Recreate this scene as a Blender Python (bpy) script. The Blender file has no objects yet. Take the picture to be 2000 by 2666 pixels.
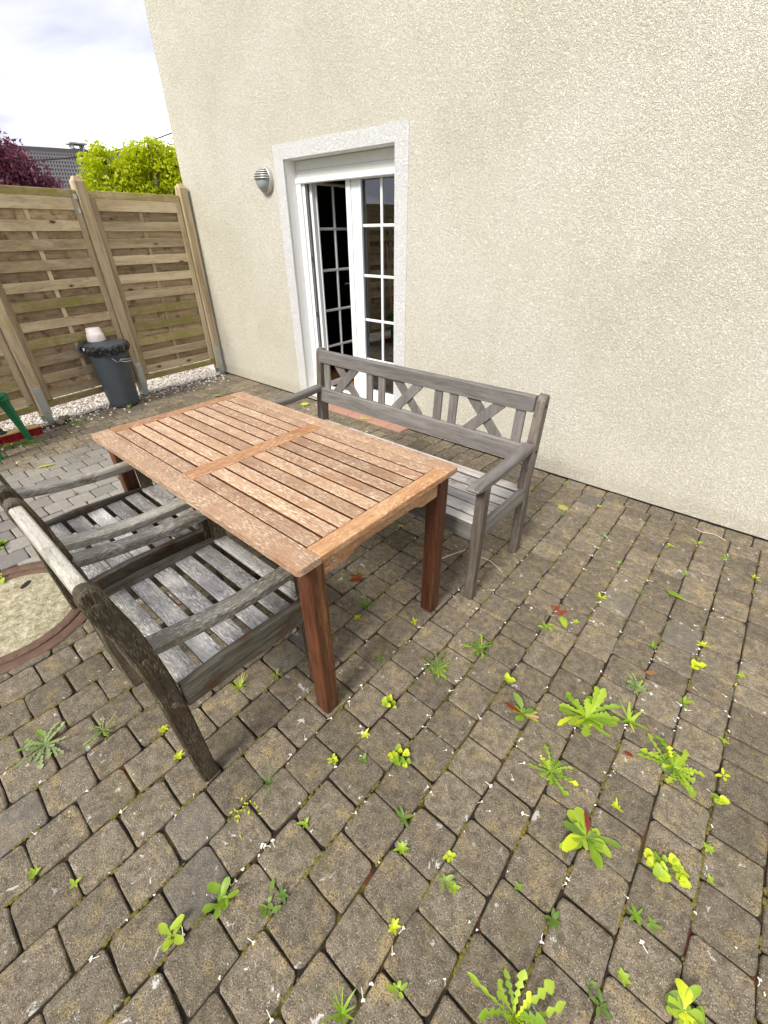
import bpy, bmesh, math, random
import numpy as np
from mathutils import Vector, Matrix, Euler
random.seed(7); rng = np.random.default_rng(7)
R = math.radians
S = bpy.context.scene
COL = S.collection

# ------------------------------------------------------------ camera
F, PITCH, YAW, ROLL = 1107.5, .5825, -.712, .0087
def cam_axes(p, y, r):
    cp, sp, cy, sy, cr, sr = math.cos(p), math.sin(p), math.cos(y), math.sin(y), math.cos(r), math.sin(r)
    fw = Vector((sy*cp, cy*cp, -sp)); rt = Vector((cy, -sy, 0)); dn = fw.cross(rt)
    return cr*rt+sr*dn, -sr*rt+cr*dn, fw
AR, AD, AF = cam_axes(PITCH, YAW, ROLL)
CAMPOS = Vector((0, -2.91, 1.5))
cd = bpy.data.cameras.new('camera'); cam = bpy.data.objects.new('camera', cd); COL.objects.link(cam)
m = Matrix.Identity(4)
for i in range(3):
    m[i][0] = AR[i]; m[i][1] = -AD[i]; m[i][2] = -AF[i]; m[i][3] = CAMPOS[i]
cam.matrix_world = m
cd.sensor_fit = 'HORIZONTAL'; cd.sensor_width = 36; cd.lens = 36*F/2000
cd.clip_start = .05; cd.clip_end = 2000
S.camera = cam
def proj(w):
    d = Vector(w)-CAMPOS; z = d.dot(AF)
    if z < .05: return None
    return 1000+F*d.dot(AR)/z, 1333+F*d.dot(AD)/z, z

# ------------------------------------------------------------ world, sun, exposure
SUN_EL, SUN_AZ = R(42), R(176)          # azimuth clockwise from +Y: the light comes from behind the camera, to its left
W = bpy.data.worlds.new('World'); S.world = W; W.use_nodes = True
nt = W.node_tree; N = nt.nodes; L = nt.links; N.clear()
out = N.new('ShaderNodeOutputWorld'); bg = N.new('ShaderNodeBackground'); bg.inputs['Strength'].default_value = .12
sky = N.new('ShaderNodeTexSky'); sky.sky_type = 'NISHITA'; sky.sun_disc = False
sky.sun_elevation = SUN_EL; sky.sun_rotation = SUN_AZ
tc = N.new('ShaderNodeTexCoord'); sep = N.new('ShaderNodeSeparateXYZ'); L.new(tc.outputs['Generated'], sep.inputs[0])
# flat cloud layer: direction divided by its height above the horizon
ad = N.new('ShaderNodeMath'); ad.operation = 'ADD'; ad.inputs[1].default_value = .22; L.new(sep.outputs['Z'], ad.inputs[0])
mx = N.new('ShaderNodeMath'); mx.operation = 'MAXIMUM'; mx.inputs[1].default_value = .05; L.new(ad.outputs[0], mx.inputs[0])
dv = N.new('ShaderNodeVectorMath'); dv.operation = 'DIVIDE'; L.new(tc.outputs['Generated'], dv.inputs[0])
cb = N.new('ShaderNodeCombineXYZ')
for i in range(3): L.new(mx.outputs[0], cb.inputs[i])
L.new(cb.outputs[0], dv.inputs[1])
mp = N.new('ShaderNodeMapping'); mp.inputs['Scale'].default_value = (1, 1.0, 2.0); mp.inputs['Location'].default_value = (5.3, 1.9, .6)
L.new(dv.outputs[0], mp.inputs[0])
n1 = N.new('ShaderNodeTexNoise'); n1.inputs['Scale'].default_value = 1.15; n1.inputs['Detail'].default_value = 7; n1.inputs['Roughness'].default_value = .5; n1.inputs['Distortion'].default_value = .35
L.new(mp.outputs[0], n1.inputs['Vector'])
cr = N.new('ShaderNodeValToRGB'); L.new(n1.outputs['Fac'], cr.inputs[0])
e = cr.color_ramp.elements; e[0].position = .40; e[0].color = (2.7, 2.7, 3.25, 1); e[1].position = .66; e[1].color = (9.2, 9.15, 9.1, 1)
e2 = cr.color_ramp.elements.new(.53); e2.color = (4.6, 4.6, 5.2, 1)
mixc = N.new('ShaderNodeMix'); mixc.data_type = 'RGBA'; mixc.inputs[0].default_value = .9
L.new(sky.outputs[0], mixc.inputs[6]); L.new(cr.outputs[0], mixc.inputs[7])
L.new(mixc.outputs[2], bg.inputs['Color']); L.new(bg.outputs[0], out.inputs[0])
sl = bpy.data.lights.new('sun', 'SUN'); sl.energy = 2.4; sl.angle = R(18); sl.color = (1, .95, .85)
sun = bpy.data.objects.new('sun', sl); COL.objects.link(sun)
dvec = Vector((math.sin(SUN_AZ)*math.cos(SUN_EL), math.cos(SUN_AZ)*math.cos(SUN_EL), math.sin(SUN_EL)))
sun.rotation_euler = dvec.to_track_quat('Z', 'Y').to_euler()
S.view_settings.view_transform = 'Standard'; S.view_settings.look = 'None'; S.view_settings.gamma = 1
S.view_settings.use_curve_mapping = False
S.view_settings.exposure = 0.95
S.render.engine = 'CYCLES'

# ------------------------------------------------------------ node helpers
def newmat(name):
    m = bpy.data.materials.new(name); m.use_nodes = True
    nt = m.node_tree; b = nt.nodes['Principled BSDF']
    return m, nt, b
def nd(nt, t, **kw):
    n = nt.nodes.new(t)
    for k, v in kw.items():
        if k in n.inputs.keys() if isinstance(k, str) else False: n.inputs[k].default_value = v
        else: setattr(n, k, v)
    return n
def noise(nt, vec, scale, detail=4, rough=.55, dist=0):
    n = nt.nodes.new('ShaderNodeTexNoise'); n.inputs['Scale'].default_value = scale; n.inputs['Detail'].default_value = detail
    n.inputs['Roughness'].default_value = rough; n.inputs['Distortion'].default_value = dist
    nt.links.new(vec, n.inputs['Vector']); return n.outputs['Fac']
def ramp(nt, fac, stops):
    r = nt.nodes.new('ShaderNodeValToRGB'); el = r.color_ramp.elements
    while len(el) < len(stops): el.new(.5)
    for x, (p, c) in zip(el, stops):
        x.position = p; x.color = (c, c, c, 1) if isinstance(c, (int, float)) else (*c, 1)
    nt.links.new(fac, r.inputs[0]); return r.outputs[0]
def mix(nt, f, a, b, mode='MIX'):
    n = nt.nodes.new('ShaderNodeMix'); n.data_type = 'RGBA'; n.blend_type = mode
    for s, v in ((0, f), (6, a), (7, b)):
        if isinstance(v, (int, float)): n.inputs[s].default_value = v if s == 0 else (v, v, v, 1)
        elif isinstance(v, tuple): n.inputs[s].default_value = (*v, 1)
        else: nt.links.new(v, n.inputs[s])
    return n.outputs[2]
def math_(nt, op, a, b=0.0):
    n = nt.nodes.new('ShaderNodeMath'); n.operation = op
    for i, v in enumerate((a, b)):
        if isinstance(v, (int, float)): n.inputs[i].default_value = v
        else: nt.links.new(v, n.inputs[i])
    return n.outputs[0]
def bump(nt, b, h, dist, strength=1.0):
    n = nt.nodes.new('ShaderNodeBump'); n.inputs['Distance'].default_value = dist; n.inputs['Strength'].default_value = strength
    nt.links.new(h, n.inputs['Height']); nt.links.new(n.outputs[0], b.inputs['Normal'])
def position(nt): return nt.nodes.new('ShaderNodeNewGeometry').outputs['Position']
def mapped(nt, vec, sc=(1, 1, 1), loc=(0, 0, 0), rot=(0, 0, 0)):
    n = nt.nodes.new('ShaderNodeMapping'); n.inputs['Scale'].default_value = sc; n.inputs['Location'].default_value = loc; n.inputs['Rotation'].default_value = rot
    nt.links.new(vec, n.inputs[0]); return n.outputs[0]
def rand(nt): return nt.nodes.new('ShaderNodeObjectInfo').outputs['Random']
def objvec(nt, axis=None, stretch=12.0):
    """object coordinates, shifted per object, squeezed along the grain"""
    t = nt.nodes.new('ShaderNodeTexCoord'); r = rand(nt)
    cmb = nt.nodes.new('ShaderNodeCombineXYZ')
    for i, k in enumerate((37., 91., 53.)): nt.links.new(math_(nt, 'MULTIPLY', r, k), cmb.inputs[i])
    a = nt.nodes.new('ShaderNodeVectorMath'); a.operation = 'ADD'
    nt.links.new(t.outputs['Object'], a.inputs[0]); nt.links.new(cmb.outputs[0], a.inputs[1])
    sc = [1., 1., 1.]
    if axis is not None: sc['xyz'.index(axis)] = 1/stretch
    return mapped(nt, a.outputs[0], tuple(sc)), a.outputs[0]
def plain(name, col, rough=.6, metal=0, var=.12, sc=30, bmp=0):
    m, nt, b = newmat(name); v, _ = objvec(nt)
    f = noise(nt, v, sc, 5)
    c = mix(nt, f, tuple(x*(1-var) for x in col), tuple(min(1, x*(1+var)) for x in col))
    nt.links.new(c, b.inputs['Base Color']); b.inputs['Roughness'].default_value = rough; b.inputs['Metallic'].default_value = metal
    if bmp: bump(nt, b, f, bmp)
    return m

# ------------------------------------------------------------ materials
def wood(name, axis, dark, mid, pale, palef=(.45, .68), rough=.62, stain=None, grainscale=85, stainf=(.56, .68), bm=.0007, objvar=.35, spec=.35, knots=0, fleck=None):
    m, nt, b = newmat(name); v, u = objvec(nt, axis)
    g = noise(nt, v, grainscale, 6, .65, .3)           # fibres
    g2 = noise(nt, v, grainscale*3.2, 4, .7)
    p = noise(nt, mapped(nt, v, (3.2, 3.2, 3.2)), 4.2, 8, .68, .3)   # blotches, long along the grain
    fine = noise(nt, mapped(nt, v, (1.6,)*3), grainscale*1.5, 5, .8)
    c = mix(nt, ramp(nt, g, [(.32, 0), (.66, 1)]), dark, mid)
    w = math_(nt, 'ADD', math_(nt, 'MULTIPLY', p, .62), math_(nt, 'MULTIPLY', fine, .38))
    w = math_(nt, 'ADD', w, math_(nt, 'MULTIPLY', math_(nt, 'SUBTRACT', rand(nt), .5), .10))
    c = mix(nt, ramp(nt, w, [(palef[0], 0), (palef[1], .9)]), c, pale)
    if stain:
        s = noise(nt, u, 9, 5, .65, .4)
        c = mix(nt, ramp(nt, s, [(stainf[0], 0), (stainf[1], .8)]), c, stain)
    if fleck:
        fk = noise(nt, mapped(nt, u, tuple(.16 if a == axis else 1 for a in 'xyz')), 300, 3, .6)
        fk2 = noise(nt, u, 11, 5, .7)
        c = mix(nt, math_(nt, 'MULTIPLY', ramp(nt, fk, [(.50, 0), (.60, .85)]), ramp(nt, fk2, [(.40, .1), (.58, 1)])), c, fleck)
        c = mix(nt, ramp(nt, fk, [(.30, .55), (.42, 0)]), c, tuple(x*.5 for x in mid))
    if knots:
        vv = mapped(nt, u, tuple(.42 if a == axis else 1 for a in 'xyz'))
        vo = nt.nodes.new('ShaderNodeTexVoronoi'); vo.inputs['Scale'].default_value = 7.5; nt.links.new(vv, vo.inputs['Vector'])
        dd_ = math_(nt, 'ADD', vo.outputs['Distance'], math_(nt, 'MULTIPLY', noise(nt, u, 40, 3), .05))
        c = mix(nt, ramp(nt, dd_, [(.095, knots), (.125, .25*knots), (.19, 0)]), c, (.035, .022, .014))
    rv = math_(nt, 'ADD', 1-objvar/2, math_(nt, 'MULTIPLY', rand(nt), objvar))
    rc = nt.nodes.new('ShaderNodeCombineXYZ')
    for i in range(3): nt.links.new(rv, rc.inputs[i])
    c = mix(nt, 1.0, c, rc.outputs[0], 'MULTIPLY')
    nt.links.new(c, b.inputs['Base Color']); b.inputs['Roughness'].default_value = rough
    b.inputs['Specular IOR Level'].default_value = spec
    h = math_(nt, 'ADD', math_(nt, 'MULTIPLY', g, .6), math_(nt, 'MULTIPLY', g2, .4))
    bump(nt, b, h, bm)
    return m
def wood3(name, **k): return {a: wood(name+'_'+a, a, **k) for a in 'xyz'}
M = {}
M['tabletop'] = wood3('weathered_table_wood', dark=(.23, .12, .07), mid=(.37, .215, .13), pale=(.45, .31, .20), palef=(.42, .66), stain=(.25, .18, .12), stainf=(.55, .72), rough=.6, objvar=.30, fleck=(.70, .57, .42))
M['tablebar'] = wood3('orange_table_wood', dark=(.25, .10, .04), mid=(.40, .20, .09), pale=(.52, .34, .19), palef=(.50, .70), rough=.55, fleck=(.62, .44, .27))
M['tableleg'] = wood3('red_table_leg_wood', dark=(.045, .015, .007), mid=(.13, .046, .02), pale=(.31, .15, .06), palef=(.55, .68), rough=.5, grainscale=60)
M['bench'] = wood3('grey_bench_wood', dark=(.10, .092, .085), mid=(.185, .172, .160), pale=(.27, .245, .22), palef=(.50, .7), rough=.55, objvar=.15)
M['benchseat'] = wood3('silver_seat_wood', dark=(.22, .20, .19), mid=(.36, .34, .335), pale=(.56, .53, .52), palef=(.46, .64), rough=.42, stain=(.17, .155, .145), spec=.5)
M['benchleg'] = wood3('dark_bench_leg_wood', dark=(.055, .044, .036), mid=(.135, .112, .09), pale=(.24, .215, .185), palef=(.50, .66), stain=(.11, .035, .018), rough=.6)
M['chair'] = wood3('brown_chair_wood', dark=(.022, .015, .009), mid=(.065, .048, .030), pale=(.17, .145, .095), palef=(.49, .66), stain=(.075, .022, .01), rough=.62, grainscale=60, fleck=(.19, .165, .105))
M['chairarm'] = wood3('grey_chair_arm_wood', dark=(.065, .057, .042), mid=(.165, .15, .122), pale=(.40, .38, .33), palef=(.44, .62), stain=(.10, .09, .05), rough=.42, spec=.5, fleck=(.52, .50, .44))
M['siderail'] = wood3('shaded_side_rail_wood', dark=(.04, .034, .022), mid=(.105, .095, .07), pale=(.24, .225, .19), palef=(.48, .66), stain=(.075, .03, .012), stainf=(.52, .66), rough=.58)  # darkened tone: shade on the chair sides put into the rail colour
M['chairseat'] = wood3('silver_chair_seat_wood', dark=(.14, .13, .115), mid=(.29, .275, .25), pale=(.62, .60, .58), palef=(.45, .62), stain=(.12, .11, .105), rough=.4, spec=.5, fleck=(.80, .79, .77))
M['fence'] = wood3('weathered_fence_wood', dark=(.23, .165, .095), mid=(.40, .30, .185), pale=(.56, .46, .31), palef=(.42, .62), stain=(.40, .34, .12), stainf=(.55, .70), rough=.75, grainscale=34, objvar=.5, knots=.9, bm=.0016)
M['fenceback'] = wood3('damp_fence_wood', dark=(.19, .13, .07), mid=(.37, .275, .165), pale=(.50, .39, .25), palef=(.5, .7), stain=(.12, .055, .022), stainf=(.54, .66), rough=.8, grainscale=40, objvar=.5, knots=.8)  # back slats: slightly darker than the front ones, with brown stains
M['fencegreen'] = wood3('mossy_fence_wood', dark=(.22, .17, .075), mid=(.38, .30, .15), pale=(.50, .41, .24), palef=(.5, .7), stain=(.24, .22, .05), stainf=(.46, .6), rough=.8, grainscale=45)
M['broomwood'] = plain('pale_broom_wood', (.62, .43, .20), .5, var=.15)
M['handlewood'] = plain('yellow_handle_wood', (.55, .40, .14), .5, var=.2, sc=12)

def plaster(name, base, tint, algae, bd=.0035, pf=.45):
    m, nt, b = newmat(name); P = position(nt)
    l1 = noise(nt, P, .55, 4, .55, .4); l2 = noise(nt, mapped(nt, P, loc=(9, 4, 2)), 1.1, 6, .6, .3)
    c = mix(nt, ramp(nt, l1, [(.38, 0), (.66, .8)]), base, tint)
    c = mix(nt, ramp(nt, l2, [(.46, 0), (.72, .55)]), c, algae)
    st_ = noise(nt, mapped(nt, P, (1, 1, .12), (2, 0, 0)), 3.2, 5, .6, .2)
    c = mix(nt, ramp(nt, st_, [(.58, 0), (.76, .22)]), c, algae)
    sz = nt.nodes.new('ShaderNodeSeparateXYZ'); nt.links.new(P, sz.inputs[0])
    sp_ = math_(nt, 'ADD', sz.outputs[2], math_(nt, 'MULTIPLY', noise(nt, P, 9, 5, .7), -.16))
    c = mix(nt, ramp(nt, sp_, [(.0, .25), (.05, 0)]), c, (.46, .40, .28))
    g1 = noise(nt, P, 135, 2, .5, 1.6); g2 = noise(nt, P, 340, 2, .6, .5); g0 = noise(nt, P, 62, 2, .5, 1.0)
    h = math_(nt, 'ADD', math_(nt, 'MULTIPLY', ramp(nt, g1, [(.40, 0), (.58, 1)]), .60), math_(nt, 'MULTIPLY', g2, .30))
    h = math_(nt, 'ADD', h, math_(nt, 'MULTIPLY', ramp(nt, g0, [(.40, 0), (.60, 1)]), .25))
    pit = ramp(nt, h, [(.22, .50), (.50, .93), (.8, 1.0)])
    c = mix(nt, pf, c, pit, 'MULTIPLY')
    nt.links.new(c, b.inputs['Base Color']); b.inputs['Roughness'].default_value = .85; b.inputs['Specular IOR Level'].default_value = .2
    bump(nt, b, h, bd)
    return m
M['wall'] = plaster('cream_rough_plaster', (.84, .80, .69), (.79, .755, .625), (.64, .61, .47), .0072, .42)
M['trim'] = plaster('white_rough_plaster', (.93, .93, .92), (.90, .90, .89), (.86, .86, .84), .008, .3)
M['reveal'] = plaster('white_fine_plaster', (.86, .85, .83), (.82, .81, .79), (.80, .79, .77), .0006, .06)

def stone(name, c1, c2):
    m, nt, b = newmat(name); P = position(nt)
    at = nt.nodes.new('ShaderNodeAttribute'); at.attribute_name = 'tint'
    rr = math_(nt, 'FRACT', math_(nt, 'ADD', rand(nt), at.outputs['Fac']))
    big = noise(nt, P, 5.5, 5, .6); med = noise(nt, P, 34, 6, .65, .3); fin = noise(nt, P, 260, 4, .7)
    c = mix(nt, ramp(nt, med, [(.34, 0), (.68, 1)]), c1, c2)
    c = mix(nt, ramp(nt, fin, [(.38, .85), (.50, 0)]), c, (.06, .048, .036))           # pits
    sp = nt.nodes.new('ShaderNodeTexVoronoi'); sp.inputs['Scale'].default_value = 210; nt.links.new(P, sp.inputs['Vector'])
    spn = noise(nt, P, 60, 3)
    spc = math_(nt, 'MULTIPLY', ramp(nt, sp.outputs['Distance'], [(.20, 1), (.34, 0)]), ramp(nt, spn, [(.40, .05), (.60, .85)]))
    c = mix(nt, spc, c, (.50, .46, .40))                                                  # bright grit
    yl = math_(nt, 'MULTIPLY', ramp(nt, noise(nt, mapped(nt, P, loc=(3, 8, 0)), 13, 7, .75, .4), [(.52, 0), (.64, .85)]), ramp(nt, fin, [(.42, 0), (.56, 1)]))
    c = mix(nt, yl, c, (.42, .32, .14))                                                 # yellow lichen
    wl = ramp(nt, noise(nt, mapped(nt, P, loc=(11, 2, 5)), 19, 7, .72, .6), [(.625, 0), (.655, .85)])
    c = mix(nt, wl, c, (.66, .64, .60))                                                  # white lichen
    gm = ramp(nt, big, [(.56, 0), (.70, .5)])
    c = mix(nt, gm, c, (.10, .088, .05))                                                 # damp, mossy ones
    # swept, paler stretch left of the table where the stones are cleaner
    sx = nt.nodes.new('ShaderNodeSeparateXYZ'); nt.links.new(P, sx.inputs[0])
    xx = math_(nt, 'ADD', sx.outputs[0], math_(nt, 'MULTIPLY', big, .9))
    cl = math_(nt, 'MULTIPLY', ramp(nt, math_(nt, 'MULTIPLY', xx, -.2), [(.30, 0), (.36, 1)]), ramp(nt, math_(nt, 'MULTIPLY', xx, -.2), [(.70, 1), (.74, 0)]))
    cl = math_(nt, 'MULTIPLY', cl, ramp(nt, math_(nt, 'MULTIPLY', sx.outputs[1], -.2), [(.33, 0), (.37, 1)]))
    c = mix(nt, math_(nt, 'MULTIPLY', cl, .62), c, mix(nt, fin, (.22, .21, .20), (.40, .385, .37)))
    rv = math_(nt, 'ADD', .78, math_(nt, 'MULTIPLY', rr, .44)); rc = nt.nodes.new('ShaderNodeCombineXYZ')
    for i in range(3): nt.links.new(rv, rc.inputs[i])
    c = mix(nt, 1.0, c, rc.outputs[0], 'MULTIPLY')
    grey = math_(nt, 'GREATER_THAN', math_(nt, 'FRACT', math_(nt, 'MULTIPLY', rr, 17.3)), .97)
    c = mix(nt, math_(nt, 'MULTIPLY', grey, .35), c, (.17, .165, .16))
    nt.links.new(c, b.inputs['Base Color']); b.inputs['Roughness'].default_value = .8; b.inputs['Specular IOR Level'].default_value = .3
    h = math_(nt, 'ADD', math_(nt, 'MULTIPLY', fin, .8), math_(nt, 'MULTIPLY', med, .9))
    bump(nt, b, h, .006)
    return m
M['stone'] = stone('concrete_paving_stone', (.125, .102, .070), (.285, .236, .168))
def joint():
    m, nt, b = newmat('joint_soil_and_moss'); P = position(nt)
    c = mix(nt, ramp(nt, noise(nt, P, 7, 5, .7), [(.50, 0), (.60, 1)]), (.022, .014, .009), (.10, .085, .012))
    c = mix(nt, ramp(nt, noise(nt, mapped(nt, P, loc=(4, 4, 0)), 9, 5, .7), [(.56, 0), (.64, 1)]), c, (.11, .03, .012))
    nt.links.new(c, b.inputs['Base Color']); b.inputs['Roughness'].default_value = .95
    bump(nt, b, noise(nt, P, 300, 3), .004); return m
M['joint'] = joint()
M['moss'] = plain('joint_moss', (.13, .11, .014), .95, var=.5, sc=60, bmp=.003)
M['grass'] = plain('lawn_green', (.07, .10, .025), .9, var=.4, sc=2)
M['gravelstone'] = None
def gravelmat():
    m, nt, b = newmat('pale_gravel'); P = position(nt)
    v = nt.nodes.new('ShaderNodeTexVoronoi'); v.inputs['Scale'].default_value = 55; nt.links.new(P, v.inputs['Vector'])
    sp = nt.nodes.new('ShaderNodeSeparateColor'); nt.links.new(v.outputs['Color'], sp.inputs[0])
    c = ramp(nt, sp.outputs[0], [(0, (.30, .25, .20)), (.35, (.55, .51, .46)), (.7, (.78, .76, .73)), (1, (.66, .55, .47))])
    nt.links.new(c, b.inputs['Base Color']); b.inputs['Roughness'].default_value = .7; return m
M['gravel'] = gravelmat()
M['white'] = plain('white_pvc', (.80, .82, .82), .32, var=.03)
M['shutter'] = plain('off_white_shutter', (.66, .67, .62), .45, var=.04)
M['dark'] = plain('black_gap', (.01, .01, .01), .8)
M['hardware'] = plain('grey_door_hardware', (.16, .15, .15), .4, .6)
M['zinc'] = plain('galvanised_steel', (.46, .52, .52), .42, .75, var=.12, sc=14)
M['lampmetal'] = plain('silver_lamp_metal', (.50, .49, .46), .38, .5, var=.08)
M['terracotta'] = plain('terracotta_tile', (.40, .225, .165), .7, var=.15)
M['binbody'] = plain('charcoal_bin_plastic', (.055, .066, .078), .55, var=.25, sc=20, bmp=.001)
M['bag'] = plain('black_bin_bag', (.02, .021, .023), .25, var=.3, sc=40)
M['potwhite'] = plain('white_plastic_pot', (.82, .74, .72), .5, var=.05)
M['green'] = plain('green_plastic', (.008, .155, .06), .4, var=.15)
M['bristle'] = plain('red_bristles', (.30, .006, .012), .6, var=.4, sc=80)
M['blacksocket'] = plain('black_socket', (.03, .03, .035), .5)
M['iron'] = plain('rusty_cast_iron', (.13, .075, .05), .75, .1, var=.45, sc=25, bmp=.003)
def conc():
    m, nt, b = newmat('lichen_concrete'); P = position(nt)
    a = noise(nt, P, 22, 9, .85, .4); f = noise(nt, P, 190, 4, .7)
    c = mix(nt, ramp(nt, a, [(.40, 0), (.60, 1)]), (.20, .17, .085), (.66, .60, .43))
    c = mix(nt, ramp(nt, f, [(.35, .6), (.55, 0)]), c, (.09, .075, .05))
    nt.links.new(c, b.inputs['Base Color']); b.inputs['Roughness'].default_value = .85; bump(nt, b, f, .004); return m
M['concrete'] = conc()
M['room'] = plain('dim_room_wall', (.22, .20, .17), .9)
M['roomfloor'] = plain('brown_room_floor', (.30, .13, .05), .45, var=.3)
M['curtain'] = plain('green_curtain', (.16, .30, .05), .9, var=.2)
def glass():
    m = bpy.data.materials.new('window_glass'); m.use_nodes = True; nt = m.node_tree; nt.nodes.clear()
    o = nt.nodes.new('ShaderNodeOutputMaterial'); t = nt.nodes.new('ShaderNodeBsdfTransparent'); t.inputs[0].default_value = (.62, .66, .64, 1)
    g = nt.nodes.new('ShaderNodeBsdfGlossy'); g.inputs['Roughness'].default_value = .01; g.inputs['Color'].default_value = (.9, .92, .95, 1)
    fr = nt.nodes.new('ShaderNodeFresnel'); fr.inputs['IOR'].default_value = 2.5
    mxs = nt.nodes.new('ShaderNodeMixShader'); nt.links.new(fr.outputs[0], mxs.inputs[0]); nt.links.new(t.outputs[0], mxs.inputs[1]); nt.links.new(g.outputs[0], mxs.inputs[2])
    nt.links.new(mxs.outputs[0], o.inputs[0]); return m
M['glass'] = glass()
def leafmat(name, c1, c2, tr=.35, red=None, rough=.45):
    m = bpy.data.materials.new(name); m.use_nodes = True; nt = m.node_tree; b = nt.nodes['Principled BSDF']; o = nt.nodes['Material Output']
    P = position(nt); f = math_(nt, 'ADD', math_(nt, 'MULTIPLY', noise(nt, P, 24, 4), .6), math_(nt, 'MULTIPLY', rand(nt), .4))
    c = mix(nt, ramp(nt, f, [(.3, 0), (.7, 1)]), c1, c2)
    if red: c = mix(nt, ramp(nt, noise(nt, P, 30, 4), [(.6, 0), (.7, .8)]), c, red)
    nt.links.new(c, b.inputs['Base Color']); b.inputs['Roughness'].default_value = rough
    t = nt.nodes.new('ShaderNodeBsdfTranslucent'); nt.links.new(c, t.inputs[0])
    ms = nt.nodes.new('ShaderNodeMixShader'); ms.inputs[0].default_value = tr
    nt.links.new(b.outputs[0], ms.inputs[1]); nt.links.new(t.outputs[0], ms.inputs[2]); nt.links.new(ms.outputs[0], o.inputs[0]); return m
M['leaf'] = leafmat('fresh_green_leaf', (.20, .35, .02), (.42, .56, .05))
M['leafdark'] = leafmat('mid_green_leaf', (.10, .20, .025), (.24, .36, .06))
M['leafyellow'] = leafmat('yellow_green_leaf', (.50, .62, .02), (.76, .82, .05))
M['leafsilver'] = leafmat('grey_green_leaf', (.20, .28, .10), (.42, .50, .24))
M['leafred'] = leafmat('red_leaf', (.20, .02, .012), (.36, .06, .02))
M['leafbrown'] = leafmat('brown_leaf', (.26, .10, .04), (.45, .22, .10))
M['leafpale'] = leafmat('pale_yellow_leaf', (.52, .55, .12), (.70, .72, .25))
M['leafpink'] = leafmat('pink_leaf', (.62, .28, .20), (.75, .42, .32))
M['blossom'] = plain('cream_blossom', (.82, .80, .70), .6, var=.08)
M['twig'] = plain('pale_straw', (.62, .55, .42), .7, var=.15)
M['treegreen'] = leafmat('bright_acer_leaf', (.34, .44, .006), (.62, .68, .012), .5)
M['treepurple'] = leafmat('purple_bush_leaf', (.20, .055, .095), (.42, .14, .20), .4)
M['treedark'] = leafmat('dark_tree_leaf', (.03, .06, .015), (.07, .11, .03), .3)
M['bark'] = plain('bark', (.10, .075, .05), .9, var=.3)
M['rooftile'] = plain('dark_roof_tile', (.085, .08, .085), .75, var=.2, sc=3)
M['roofpale'] = plain('pale_roof_flashing', (.5, .5, .52), .5)
M['render'] = plain('pale_render', (.6, .58, .54), .9)
M['cable'] = plain('dark_cable', (.03, .03, .035), .6)

# ------------------------------------------------------------ object helpers
def link(o, parent=None):
    COL.objects.link(o)
    if parent: o.parent = parent
    return o
def mesh_obj(name, verts, faces, mat, parent=None, smooth=False):
    me = bpy.data.meshes.new(name); me.from_pydata([tuple(map(float, v)) for v in verts], [], faces); me.update()
    if mat: me.materials.append(mat)
    if smooth: me.polygons.foreach_set('use_smooth', [True]*len(me.polygons))
    return link(bpy.data.objects.new(name, me), parent)
def bm_obj(name, bm, mat, parent=None, smooth=False):
    bmesh.ops.recalc_face_normals(bm, faces=bm.faces)
    me = bpy.data.meshes.new(name); bm.to_mesh(me); bm.free()
    if mat: me.materials.append(mat)
    if smooth: me.polygons.foreach_set('use_smooth', [True]*len(me.polygons))
    return link(bpy.data.objects.new(name, me), parent)
def thing(name, label, cat, loc=(0, 0, 0), rz=0, group=None):
    o = bpy.data.objects.new(name, None); o.empty_display_size = .1; COL.objects.link(o); o.location = loc; o.rotation_euler[2] = rz
    return tag(o, label, cat, group)
def tag(o, label, cat, group=None):
    o['label'] = label; o['category'] = cat
    if group: o['group'] = group
    return o
def kind(o, k): o['kind'] = k; return o
def copy_tree(o, parent=None):
    c = o.copy(); COL.objects.link(c); c.parent = parent
    for ch in list(o.children): copy_tree(ch, c)
    return c
def add_box(bm, x0, x1, y0, y1, z0, z1, bev=0, mat4=None):
    vs = [bm.verts.new(p) for p in ((x0, y0, z0), (x1, y0, z0), (x1, y1, z0), (x0, y1, z0), (x0, y0, z1), (x1, y0, z1), (x1, y1, z1), (x0, y1, z1))]
    fs = [bm.faces.new([vs[i] for i in f]) for f in ((0, 3, 2, 1), (4, 5, 6, 7), (0, 1, 5, 4), (1, 2, 6, 5), (2, 3, 7, 6), (3, 0, 4, 7))]
    if mat4 is not None:
        for v in vs: v.co = mat4 @ v.co
    if bev:
        es = list({e for f in fs for e in f.edges})
        bmesh.ops.bevel(bm, geom=es, offset=bev, segments=1, profile=.5, affect='EDGES', clamp_overlap=True)
def box(name, x0, x1, y0, y1, z0, z1, mat, parent=None, bev=0, side=None):
    bm = bmesh.new(); add_box(bm, x0, x1, y0, y1, z0, z1, bev); o = bm_obj(name, bm, mat, parent)
    if side:                                     # less weathered, darker wood; puts the shade between slats into the colour
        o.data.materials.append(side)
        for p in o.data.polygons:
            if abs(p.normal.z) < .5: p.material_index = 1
    return o
def add_beam(bm, a, b, w, h, up=(0, 0, 1), bev=0):
    """box from a to b, w across, h along up"""
    a, b = Vector(a), Vector(b); d = (b-a); ln = d.length; d.normalize(); up = Vector(up)
    s = d.cross(up).normalized(); u = s.cross(d).normalized()
    m4 = Matrix(((d[0], s[0], u[0], a[0]), (d[1], s[1], u[1], a[1]), (d[2], s[2], u[2], a[2]), (0, 0, 0, 1)))
    add_box(bm, 0, ln, -w/2, w/2, -h/2, h/2, bev, m4)
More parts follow.
